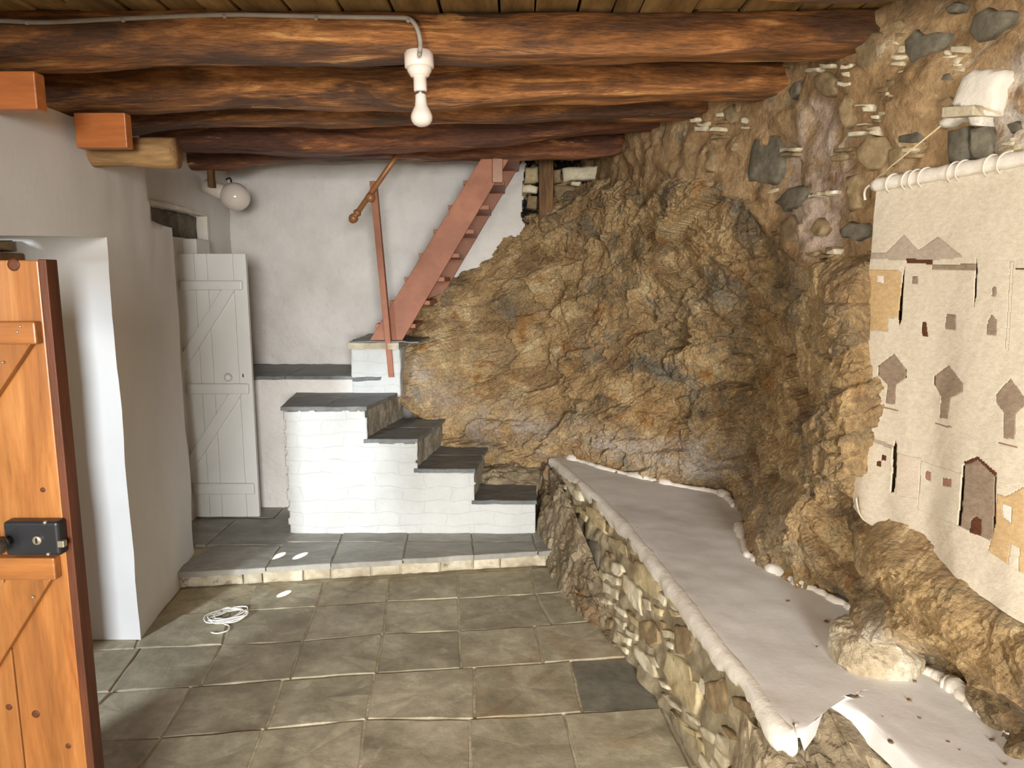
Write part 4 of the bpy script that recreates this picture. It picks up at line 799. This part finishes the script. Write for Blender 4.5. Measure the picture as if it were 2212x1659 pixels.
# low wall with a slate ledge behind the landing
low = thing('low_wall', (-1.5, 4.8, STEP), 'low whitewashed wall topped by a dark slate ledge below the white back wall', 'wall')
hexa('wall_body', box_vf((-2.0, 4.563, STEP-0.02), (-1.03, 5.19, 0.952))[0], M['plaster_rough'], low, bev=0.012, cut=0.06, amp=0.012, fr=5)
for a, b in ((-2.0, -1.47), (-1.465, -1.04)):
    slab('ledge_slab', [(a, 4.55, 0.973), (b, 4.553, 0.973), (b, 5.18, 0.975), (a, 5.18, 0.975)], (0, 0, 1), 0.024, M['slate_dark'], low, step=0.06, amp=0.003, edge=0.003, seed=int(-a*100))
pier = thing('stair_pier', (-0.88, 4.7, 0.86), 'small whitewashed pier with a slate cap carrying the wooden stairs', 'pier')
hexa('pier_body', box_vf((-1.04, 4.56, 0.83), (-0.722, 5.18, 1.15))[0], M['whitewash_brick'], pier, bev=0.014, cut=0.04, amp=0.014, fr=7)
slab('cap_slab', [(-1.05, 4.545, 1.192), (-0.73, 4.548, 1.192), (-0.72, 5.17, 1.194), (-1.05, 5.17, 1.194)], (0, 0, 1), 0.042, M['riser'], pier, step=0.05, amp=0.004, edge=0.004, seed=31)
slab('cap_slate', [(-1.045, 4.56, 1.198), (-0.6, 4.56, 1.198), (-0.56, 5.16, 1.198), (-1.045, 5.16, 1.198)], (0, 0, 1), 0.01, M['slate_dark'], pier, step=0.05, amp=0.004, edge=0.003, seed=32)
slab('slate_course', [PY(760, 816, 4.556), PY(824, 814, 4.556), PY(822, 822, 4.556), PY(762, 824, 4.556)], (0, -1, 0), 0.02, M['slate_dark'], pier, step=0.03, amp=0.003, edge=0.003, seed=33)

# ================================================================== WOODEN STAIRS
ws = thing('wooden_stairs', (-0.85, 4.8, 1.2), 'steep reddish pine stairs climbing from the pier through the ceiling', 'stairs')
YS = 4.62
LB, LT, RB, RT = PY(797, 737, YS), PY(1062, 305, YS), PY(868, 737, YS), PY(1122, 305, YS)
for y, ox in ((YS, 0.0), (YS+0.47, 0.05)):
    hexa('stringer', [(LB.x+ox, y, LB.z), (RB.x+ox, y, RB.z), (RB.x+ox, y+0.035, RB.z), (LB.x+ox, y+0.035, LB.z), (LT.x+ox, y, LT.z), (RT.x+ox, y, RT.z), (RT.x+ox, y+0.035, RT.z), (LT.x+ox, y+0.035, LT.z)], M['stair_wood'], ws, bev=0.003)
sl = (LT-LB); wv = RB-LB
for i in range(8):
    t = (i+0.55)/8.3; c = LB+sl*t
    lo_x = c.x-0.012; hi_x = c.x+wv.x+0.035; z = c.z+0.0
    box('tread', (lo_x, YS+0.02, z), (hi_x, YS+0.485, z+0.028), M['stair_wood'], ws, bev=0.003)
a = PY(1064, 395, YS-0.01); b = PY(1086, 330, YS-0.01)
box('cleat', (a.x, YS-0.03, a.z), (b.x, YS, b.z+0.1), M['rail_wood'], ws, bev=0.003)
yp = YS-0.075
p0, p1 = PY(805, 391, yp), PY(845, 815, yp)
hexa('baluster', [(p1.x-0.018, yp, p1.z), (p1.x+0.018, yp, p1.z), (p1.x+0.018, yp+0.05, p1.z), (p1.x-0.018, yp+0.05, p1.z), (p0.x-0.021, yp, p0.z), (p0.x+0.021, yp, p0.z), (p0.x+0.021, yp+0.05, p0.z), (p0.x-0.021, yp+0.05, p0.z)], M['stair_wood'], ws, bev=0.003)
yr = yp-0.035
h0, h1 = PY(771, 461, yr), PY(905, 268, yr)
rail = tube('handrail', [h0.lerp(h1, t) for t in (0, 0.5, 1)], 0.0165, M['rail_wood'], ws, seg=16)
d = (h0-h1).normalized()
lathe('finial', [(0.017, -0.02), (0.024, -0.012), (0.026, 0.0), (0.02, 0.008), (0.017, 0.012), (0.026, 0.022), (0.030, 0.036), (0.026, 0.052), (0.014, 0.066), (0.002, 0.07)], h0, d, M['rail_wood'], rail, 20)
kc = PY(800, 427, yr-0.01); lathe('bracket_knob', [(0.012, -0.05), (0.014, -0.01), (0.026, -0.004), (0.029, 0.008), (0.024, 0.02), (0.012, 0.027), (0.002, 0.028)], kc, (0, -1, 0), M['rail_wood'], rail, 20)
# timber prop on the rock
a, b = PY(1180, 347, 5.08), PY(1176, 485, 5.08)
tag(box('timber_prop', (a.x-0.05, 5.06, b.z-0.03), (a.x+0.05, 5.13, a.z+0.08), M['post_wood'], bev=0.006, base=(a.x, 5.09, b.z-0.03)), 'dark timber prop standing on the rock under the rearmost beam', 'post')

# ================================================================== DOORS
YD = 1.6
dr = struct(thing('door_1', (-1.1, YD, 0.02), 'varnished brown plank door standing open at the left edge', 'door'))
zt_ = PY(40, 562, YD).z; xr = -1.052
xs = [xr-0.155, xr-0.31, xr-0.465, xr-0.62]; pr = xr
for i, xx in enumerate(xs):
    box('board', (xx+0.0015, YD, 0.02), (pr-0.0015, YD+0.026, zt_), M['door_wood'], dr, bev=0.003); pr = xx
box('edge_strip', (xr-0.002, YD+0.001, 0.02), (xr+0.016, YD+0.042, zt_+0.002), M['door_edge'], dr, bev=0.002)
def dbar(vt, vb, u1, name='ledge'):
    a, b = PY(u1, vt, YD-0.024), PY(u1, vb, YD-0.024); return box(name, (xr-0.6, YD-0.024, b.z), (a.x, YD+0.001, a.z), M['door_ledge'], dr, bev=0.004)
dbar(695, 744, 74); dbar(1206, 1254, 116)
box('ledge', (xr-0.6, YD-0.024, 0.16), (xr-0.05, YD+0.001, 0.24), M['door_ledge'], dr, bev=0.004)
def brace(p, q, wd, name, y0, y1, mat, parent):
    d = (q-p).normalized(); nrm = Vector((wd/2/abs(d.z), 0, 0)); c = []
    for y in (y0, y1): c.append([(p+nrm), (p-nrm), (q-nrm), (q+nrm)])
    V = [(k.x, y0, k.z) for k in c[0]]+[(k.x, y1, k.z) for k in c[0]]
    return hexa(name, V, mat, parent, bev=0.003)
p = PY(40, 748, YD); q = PY(-195, 1100, YD); brace(Vector((-1.128, 0, 1.456)), Vector((-1.484, 0, 0.99)), 0.088, 'brace', YD-0.02, YD+0.001, M['door_wood'], dr)
brace(Vector((-1.135, 0, 0.90)), Vector((-1.585, 0, 0.235)), 0.088, 'brace', YD-0.02, YD+0.001, M['door_wood'], dr)
a, b = PY(5, 1127, YD-0.03), PY(133, 1201, YD-0.03)
lock = box('rim_lock', (a.x, YD-0.032, b.z), (b.x, YD+0.001, a.z), M['black'], dr, bev=0.008, seg=3)
kc = PY(17, 1168, YD-0.035); lathe('lock_knob', [(0.010, -0.03), (0.010, 0.012), (0.018, 0.018), (0.0215, 0.03), (0.019, 0.043), (0.010, 0.05), (0.001, 0.051)], kc, (0, -1, 0), M['knob'], lock, 24)
kc = PY(81, 1167, YD-0.034); lathe('key_cylinder', [(0.0105, -0.004), (0.0105, 0.003), (0.009, 0.004), (0.001, 0.004)], kc, (0, -1, 0), M['brass'], lock, 20)
box('keyway', (kc.x-0.0016, YD-0.0395, kc.z-0.006), (kc.x+0.0016, YD-0.037, kc.z+0.006), M['dark'], lock, bev=0)
a, b = PY(125, 1168, YD-0.03), PY(135, 1182, YD-0.03); box('latch', (a.x, YD-0.034, b.z), (b.x+0.006, YD-0.02, a.z), M['brass'], lock, bev=0.002)
for u, vv in ((97, 1129), (104, 1197)):
    kc = PY(u, vv, YD-0.033); lathe('screw', [(0.004, -0.004), (0.004, 0.002), (0.001, 0.003)], kc, (0, -1, 0), M['brass'], lock, 10)
for u, vv in ((44, 705), (38, 717), (6, 783), (71, 1290)):
    kc = PY(u, vv, YD-0.025); lathe('nail', [(0.003, -0.008), (0.003, 0.002), (0.001, 0.003)], kc, (0, -1, 0), M['brass'], dr, 8)
for u, vv, rr in ((30, 572, 0.014), (93, 1058, 0.006), (78, 1542, 0.01), (20, 1527, 0.008), (148, 1611, 0.007)):
    kc = PY(u, vv, YD+0.0005); lathe('wood_knot', [(rr, -0.004), (rr, 0.0012), (rr*0.6, 0.0018), (0.001, 0.002)], kc, (0, -1, 0), M['door_edge'], dr, 16)
# the hook lying on the floor by the door
a, b = PZ(150, 1560, 0.02), PZ(202, 1502, 0.03)
tag(tube('door_hook', [a, a.lerp(b, 0.6), a.lerp(b, 0.62), b], [0.003, 0.003, 0.006, 0.007], M['black'], seg=10, base=a.lerp(b, 0.5)), 'thin black hook lying on the floor behind the brown door', 'hook')
# white plank door
YW = 4.33
wd = struct(thing('door_2', (-1.8, YW, STEP), 'white painted plank door with Z braces ajar in the back recess', 'door'))
zt_ = PY(450, 548, YW).z; xr = -1.6; x0 = xr; bx_ = [PY(u, 560, YW).x for u in (502, 446, 418, 375)]
for xx in bx_+[-2.02]:
    box('board', (xx+0.0008, YW, STEP+0.012), (x0-0.0008, YW+0.03, zt_), M['white_paint'], wd, bev=0.0022); x0 = xx
for vt, vb, u1 in ((606, 627, 522), (829, 852, 536), (1045, 1069, 548)):
    a, b = PY(u1, vt, YW-0.02), PY(u1, vb, YW-0.02)
    o = box('ledge', (-2.0, YW-0.02, b.z), (a.x, YW+0.001, a.z), M['white_paint'], wd, bev=0.009, seg=3)
for (u0, v0_), (u1, v1_) in (((492, 626), (366, 829)), ((508, 851), (384, 1045))):
    p, q = PY(u0, v0_, YW-0.018), PY(u1, v1_, YW-0.018); brace(p, q, 0.066, 'brace', YW-0.018, YW+0.001, M['white_paint'], wd)
kc = PY(497, 814, YW); lathe('knob', [(0.013, 0), (0.011, 0.014), (0.02, 0.022), (0.024, 0.034), (0.02, 0.045), (0.008, 0.05), (0.001, 0.0505)], kc, (0, -1, 0), M['white_paint'], wd, 22)
kc = PY(525, 811, YW); box('keyhole', (kc.x-0.0035, YW-0.0015, kc.z-0.012), (kc.x+0.0035, YW+0.002, kc.z+0.01), M['dark'], wd, bev=0.001)

# ================================================================== LAMPS, CABLES
bz = PY(905, 127, 2.61).z
lp = thing('bulb_holder', tuple(PY(905, 127, 2.61)), 'bare white bulb in a white ceiling holder under the conduit beam', 'lamp')
c = PY(905, 127, 2.585); s_ = 2.61/1534*1.02
lathe('ceiling_rose', [(29*s_, -0.02), (29*s_, 16*s_), (27*s_, 18*s_), (24*s_, 18*s_), (24*s_, 24*s_), (20*s_, 30*s_), (18*s_, 34*s_), (12*s_, 36*s_), (12*s_, 36*s_)], c, (0.03, 0, -1), M['ceramic'], lp, 36)
lathe('lamp_socket', [(13*s_, 30*s_), (13.3*s_, 60*s_), (12*s_, 62*s_)], c, (0.03, 0, -1), M['ceramic'], lp, 28)
lathe('bulb_cap', [(9*s_, 58*s_), (9.5*s_, 66*s_), (9*s_, 69*s_)], c, (0.03, 0, -1), M['metal'], lp, 24)
lathe('bulb', [(8*s_, 66*s_), (11*s_, 69*s_), (11.5*s_, 80*s_), (13*s_, 90*s_), (18*s_, 99*s_), (21*s_, 106*s_), (22*s_, 112*s_), (20.5*s_, 119*s_), (16*s_, 125*s_), (9*s_, 128.5*s_), (0.5*s_, 129.5*s_)], c, (0.03, 0, -1), M['opal'], lp, 36)
YC = 2.505
path = [PY(u, v, YC) for u, v in [(-60, 47), (0, 45), (100, 48), (265, 40), (480, 32), (620, 34), (760, 37), (860, 38), (884, 41), (896, 52), (904, 70), (908, 92), (907, 110)]]+[Vector((PY(905, 124, 2.56).x, 2.565, PY(905, 124, 2.56).z+0.01))]
cond = tag(tube('cable_conduit', spline(path, 6), 0.0075, M['cable'], seg=12, base=path[4]), 'grey cable clipped along the beam down to the bulb holder', 'cable')
for u, v in ((57, 46), (265, 40), (485, 32), (683, 36), (882, 41), (906, 115)):
    q = PY(u, v+3, YC-0.004); lathe('clip', [(0.007, -0.012), (0.008, 0.0), (0.006, 0.005), (0.001, 0.007)], q, (0, -1, -0.3), M['cable'], cond, 12)
# wall globe
gl = thing('globe_lamp', tuple(PY(480, 408, 4.72)), 'small opal globe lamp on the recess wall under the rear beam', 'lamp')
c0, c1 = PY(472, 412, 4.72), PY(508, 425, 4.72); d = (c1-c0).normalized(); rg = 29*4.72/1534
lathe('lamp_base', [(0.046, -0.09), (0.046, -0.03), (0.05, 0.0), (0.05, 0.03), (0.042, 0.055)], c0, d, M['ceramic'], gl, 26)
lathe('globe', [(rg*math.sin(a), -rg*math.cos(a)*1.05) for a in np.linspace(0.35, math.pi, 18)], c1, d, M['opal'], gl, 32)
q = [PY(u, v, 4.75) for u, v in ((488, 388), (497, 385), (500, 398), (496, 408), (490, 404))]
tube('lamp_lead', spline(q, 5), 0.006, M['black'], gl, seg=8)
a, b = PY(443, 365, 4.6), PY(460, 404, 4.6)
tag(box('wood_peg', (b.x-0.035, 4.6, b.z), (b.x, 4.65, a.z+0.02), M['post_wood'], bev=0.004, base=(b.x-0.02, 4.62, b.z)), 'dark wooden peg under the left end of the rearmost beam', 'peg')
# bundle of white cable on the floor
rc = random.Random(5); pts = []
c = PZ(492, 1330, 0.008)
for k in range(46):
    a = k*0.83; rr = 0.6+0.4*rc.random(); pts.append((c.x+0.095*math.cos(a)*rr+0.025*math.sin(k*0.3), c.y+0.075*math.sin(a)*rr+0.03*math.cos(a)*rr, 0.006+0.014*rc.random()))
pts += [tuple(PZ(486, 1345, 0.006)), tuple(PZ(495, 1352, 0.006)), tuple(PZ(492, 1362, 0.006)), tuple(PZ(470, 1368, 0.006)), tuple(PZ(456, 1366, 0.008))]
tag(tube('cable_bundle', spline(pts, 5), 0.0034, M['white_cable'], seg=8, base=(c.x, c.y, 0)), 'tangled coil of white cable lying on the slate floor', 'cable')

# ================================================================== WALL HANGING
hg = thing('wall_hanging', tuple(PX(1900, 400, 1.2)), 'cream woven wall hanging with towers, trees and mountains', 'tapestry')
Ledge = [(1893, 408, 1.20), (1880, 560, 1.20), (1868, 720, 1.185), (1857, 860, 1.165), (1845, 1000, 1.14), (1843, 1060, 1.125), (1852, 1112, 1.11)]
Redge = [(2212, 352, 1.375), (2212, 560, 1.365), (2212, 760, 1.34), (2212, 950, 1.30), (2212, 1150, 1.25), (2212, 1260, 1.22), (2212, 1345, 1.19)]
Lp, Rp = [PX(*a) for a in Ledge], [PX(*a) for a in Redge]
Lp, Rp = spline(Lp, 12), spline(Rp, 12)
NA, NB = 300, 400
def along(pts, t): k = t*(len(pts)-1); i = min(int(k), len(pts)-2); return pts[i].lerp(pts[i+1], k-i)
Lc = np.array([along(Lp, j/NB)[:] for j in range(NB+1)]); Rc = np.array([along(Rp, j/NB)[:] for j in range(NB+1)])
aa = np.linspace(0, 1.35, NA+1); bb = np.linspace(0, 1, NB+1)
V = Lc[None]*(1-aa)[:, None, None]+Rc[None]*aa[:, None, None]
fold = 0.010*np.sin(aa*9+0.6)[:, None]*np.clip(bb*1.6, 0, 1)[None]+0.006*np.sin(aa*21)[:, None]*bb[None]**2
round_ = np.exp(-((aa/0.05)[:, None]**2+((1-bb)/0.035)[None]**2))*0.02
V[..., 0] -= fold; V[..., 1] -= fold*0.4; V[..., 0] += 0.004*fbm(V, 9, 3); V[..., 2] += 0.06*np.exp(-(aa/0.05))[:, None]*np.clip((bb-0.93)/0.07, 0, 1)[None]
V[..., 0] += 0.0
V = V.reshape(-1, 3)
Vc = V.reshape(NA+1, NB+1, 3); C = (Vc[:-1, :-1]+Vc[1:, :-1]+Vc[1:, 1:]+Vc[:-1, 1:])/4
cu, cv = pix(C)
Z8 = lambda p: [(1600+a/2.513, 340+b/2.513) for a, b in p]
Z9 = lambda p: [(1600+a/3.3187, 900+b/3.3187) for a, b in p]
regs = [('woven_mountain', 'wool_mauve', Z8([(690, 515), (790, 517), (885, 422), (965, 505), (1070, 430), (1205, 540), (1120, 548), (1040, 555), (900, 555), (690, 548)])),
 ('woven_roof', 'wool_brown', Z8([(900, 550), (1042, 555), (1042, 580), (900, 572)])), ('woven_band', 'wool_taupe', Z8([(1040, 582), (1275, 578), (1273, 610), (1040, 608)])),
 ('woven_house', 'wool_tan', Z8([(680, 605), (845, 610), (872, 625), (860, 870), (800, 870), (798, 943), (650, 935)])), ('woven_window', 'wool_white', Z8([(740, 640), (778, 640), (776, 682), (740, 680)])),
 (None, None, Z8([(895, 575), (887, 640), (880, 760), (874, 880), (860, 915), (852, 870), (866, 740), (880, 630)])), ('woven_window', 'wool_taupe', Z8([(932, 645), (962, 645), (960, 683), (929, 682)])),
 ('woven_door', 'wool_brown', Z8([(986, 895), (1007, 895), (1016, 970), (985, 966)])), ('woven_window', 'wool_taupe', Z8([(1118, 853), (1170, 853), (1166, 935), (1108, 932)])),
 (None, None, Z8([(1279, 545), (1285, 600), (1278, 750), (1262, 830), (1268, 700)])), ('woven_window', 'wool_taupe', Z8([(1368, 703), (1388, 706), (1384, 757), (1363, 752)])), ('woven_window', 'wool_taupe', Z8([(1342, 885), (1363, 852), (1390, 885), (1385, 965), (1335, 960)])),
 ('woven_band', 'wool_pale', Z8([(1462, 560), (1480, 560), (1465, 820), (1450, 1050), (1435, 1030), (1450, 820)])), ('woven_line', 'wool_brown', Z8([(1490, 603), (1700, 596), (1700, 606), (1490, 612)])),
 ('woven_tree', 'wool_taupe', Z8([(748, 1130), (833, 1067), (897, 1150), (895, 1195), (840, 1235), (838, 1340), (785, 1335), (797, 1232), (748, 1185)])),
 ('woven_tree', 'wool_taupe', Z8([(1050, 1188), (1130, 1128), (1205, 1228), (1202, 1270), (1138, 1305), (1122, 1420), (1080, 1412), (1090, 1300), (1052, 1235)])),
 ('woven_tree', 'wool_taupe', Z8([(1385, 1290), (1465, 1200), (1545, 1310), (1545, 1340), (1490, 1390), (1485, 1530), (1425, 1520), (1430, 1388), (1388, 1330)])),
 ('woven_line', 'wool_mid', Z8([(757, 1352), (855, 1372), (855, 1379), (757, 1358)])), ('woven_line', 'wool_mid', Z8([(1055, 1440), (1145, 1462), (1145, 1469), (1055, 1447)])), ('woven_line', 'wool_mid', Z8([(1400, 1545), (1500, 1566), (1500, 1573), (1400, 1552)])),
 (None, None, Z8([(745, 1130), (750, 1130), (750, 1183), (745, 1180)])), (None, None, Z8([(894, 1150), (899, 1150), (899, 1198), (894, 1198)])), (None, None, Z8([(1047, 1188), (1054, 1188), (1054, 1235), (1047, 1232)])), (None, None, Z8([(1200, 1230), (1207, 1230), (1205, 1275), (1199, 1275)])),
 ('woven_band', 'wool_mauve', Z9([(800, 103), (1090, 205), (1085, 230), (800, 124)])), ('woven_house', 'wool_pale', Z9([(1120, 262), (1290, 300), (1280, 590), (1110, 560)])), ('woven_house', 'wool_grey', Z9([(1292, 320), (1590, 410), (1556, 780), (1270, 660)])),
 (None, None, Z9([(1106, 170), (1120, 200), (1116, 400), (1100, 540), (1072, 545), (1085, 380), (1087, 230)])), (None, None, Z9([(1284, 420), (1292, 420), (1280, 540), (1274, 540)])),
 ('woven_check', 'wool_brown', Z9([(1012, 272), (1042, 280), (1040, 318), (1010, 312)])), ('woven_check', 'wool_brown', Z9([(978, 318), (1008, 318), (1006, 360), (975, 355)])),
 ('woven_window', 'wool_mid', Z9([(1326, 390), (1365, 398), (1362, 458), (1326, 450)])), ('woven_window', 'wool_mid', Z9([(1448, 438), (1512, 448), (1508, 505), (1446, 495)])),
 ('woven_house', 'wool_tan', Z9([(1835, 555), (1910, 570), (2031, 500), (2400, 620), (2400, 1270), (1990, 1110), (2000, 940), (1935, 910), (1915, 1060), (1775, 960), (1810, 830), (1830, 700)])), ('woven_window', 'wool_white', Z9([(1870, 618), (1942, 640), (1936, 760), (1880, 720)])),
 ('woven_tower', 'wool_taupe', Z9([(1610, 335), (1700, 300), (1828, 420), (1812, 830), (1790, 890), (1560, 780)])), ('woven_roof', 'wool_brown', Z9([(1602, 322), (1700, 286), (1840, 408), (1826, 430), (1700, 308), (1608, 348)])), ('woven_door', 'wool_brown', Z9([(1655, 740), (1690, 712), (1725, 740), (1720, 855), (1640, 830)])),
 (None, None, Z9([(1590, 350), (1610, 345), (1580, 780), (1555, 780)])), (None, None, Z9([(1820, 425), (1833, 430), (1830, 760), (1808, 830)]))]
ids = np.zeros(cu.shape, int)
def inside(poly):
    ins = np.zeros(cu.shape, bool)
    for (x0, y0), (x1, y1) in zip(poly, poly[1:]+poly[:1]):
        ins ^= ((y0 > cv) != (y1 > cv)) & (cu < (x1-x0)*(cv-y0)/(y1-y0+1e-9)+x0)
    return ins
for k, (nm, mt, poly) in enumerate(regs): ids[inside(poly)] = k+1
ids[(cu < 1866-(1120-cv)*0.35) & (cv > 1085)] = np.where(((cu-1846)**2*0+(cv-1085)) [(cu < 1866-(1120-cv)*0.35) & (cv > 1085)] > 40, ids[(cu < 1866-(1120-cv)*0.35) & (cv > 1085)], ids[(cu < 1866-(1120-cv)*0.35) & (cv > 1085)])
vid = np.arange((NA+1)*(NB+1)).reshape(NA+1, NB+1)
quads = np.stack([vid[:-1, :-1], vid[1:, :-1], vid[1:, 1:], vid[:-1, 1:]], -1)
def sub(name, mask, mat, lift):
    q = quads[mask]; u_, inv = np.unique(q, return_inverse=True)
    o = mesh(name, V[u_], inv.reshape(q.shape), mat, hg, smooth=True); m = o.modifiers.new('thickness', 'SOLIDIFY'); m.thickness = 0.005; m.offset = 1; return o
sub('woven_cloth', ids == 0, M['wool'], 0)
for k, (nm, mt, poly) in enumerate(regs):
    if nm and (ids == k+1).any(): sub(nm, ids == k+1, M[mt], 0)
# rolled sleeve on a rod, lashings and hanging cord
T0, T1 = Vector(V[0]), Vector(Vc[NA, 0]); T0 = T0+(T0-T1)*0.004
rp = [T0.lerp(T1, t)+Vector((-0.004, 0, 0.012)) for t in np.linspace(0, 1, 40)]
tube('rod_sleeve', rp, [0.021+0.0015*math.sin(i*1.7) for i in range(40)], M['wool_white'], hg, seg=18)
dd = (T1-T0).normalized(); up_ = Vector((0, 0, 1)); out_ = dd.cross(up_); out_ = out_ if out_.x < 0 else -out_
for k, t in enumerate((0.10, 0.19, 0.23, 0.28, 0.43, 0.47, 0.60, 0.66, 0.8)):
    c = T0.lerp(T1, t)+Vector((-0.004, 0, 0.012)); q = []
    for i in range(15):
        a = -2.4+4.4*i/14; q.append(c+(out_*math.cos(a)+up_*math.sin(a))*(0.024 if i > 2 else 0.032)+dd*(0.03*i/14-0.015))
    tube('lashing', q, 0.0028, M['wool_white'], hg, seg=7)
q = [T0+Vector((-0.02, 0.0, 0.012)), T0+Vector((-0.022, 0.02, 0.004)), T0+Vector((-0.018, 0.036, -0.012)), T0+Vector((-0.012, 0.04, -0.03))]
tube('cord_end', spline(q, 5), [0.004]*15+[0.006], M['wool_white'], hg, seg=8)
pg = hit(2032, 272, lambda y, z: xw(y)-0.06)
tube('hanging_cord', [T0+Vector((-0.02, -0.01, 0.02)), pg], 0.0026, M['string'], hg, seg=7)
p2 = hit(2160, 245, lambda y, z: xw(y)-0.05); tube('hanging_cord', [hit(2105, 228, lambda y, z: xw(y)-0.07), p2], 0.0022, M['string'], hg, seg=7)
a, b = hit(2048, 242, lambda y, z: xw(y)-0.055), hit(2118, 238, lambda y, z: xw(y)-0.055)
dv_ = (b-a).normalized()
pegc = [(a-Vector((0, 0, 0.016))), (b-Vector((0, 0, 0.014)))]
tag(hexa('wooden_wedge', [pegc[0]+Vector((-0.02, 0, 0)), pegc[1]+Vector((-0.02, 0, 0)), pegc[1]+Vector((0.06, 0.02, 0)), pegc[0]+Vector((0.06, 0.02, 0)), pegc[0]+Vector((-0.02, 0, 0.03)), pegc[1]+Vector((-0.02, 0, 0.028)), pegc[1]+Vector((0.06, 0.02, 0.028)), pegc[0]+Vector((0.06, 0.02, 0.03))], M['stone_pale'], bev=0.004, base=a), 'pale wooden wedge in the white plaster patch holding the hanging cord', 'wedge')
# bits of bark and leaf litter on the bench
rc = random.Random(11)
for k, (u, v, s) in enumerate([(1924, 1600, 16), (2048, 1601, 10), (1964, 1510, 12), (1852, 1502, 10), (1785, 1341, 11), (1702, 1297, 10), (1976, 1470, 9), (1986, 1549, 8), (2142, 1596, 12), (2170, 1648, 9), (1907, 1547, 6), (2072, 1618, 6), (1798, 1380, 5), (1764, 1395, 5)]):
    p = PZ(u, v, BZ+0.004); ln = s*p.y/1534; a = rc.uniform(0, 3.14); d1, d2 = Vector((math.cos(a), math.sin(a), 0))*ln*0.5, Vector((-math.sin(a), math.cos(a), 0))*ln*rc.uniform(0.15, 0.45)
    o = slab('bark_chip', [p-d1-d2*0.6, p-d2, p+d1-d2*0.4, p+d1*0.7+d2, p-d1*0.6+d2], (0, 0, 1), 0.004, M['leaf'], step=0.02, amp=0.001, edge=0.001, seed=k, base=p)
    tag(o, 'scrap of brown bark litter on the white bench top', 'bark', 'bark litter on the bench')
# ground outside the doorway
struct(mesh('ground_outside', *box_vf((-9, -6, -0.2), (-2.5, 9, -0.06)), M['grass']), 'courtyard ground outside the doorway', 'ground')
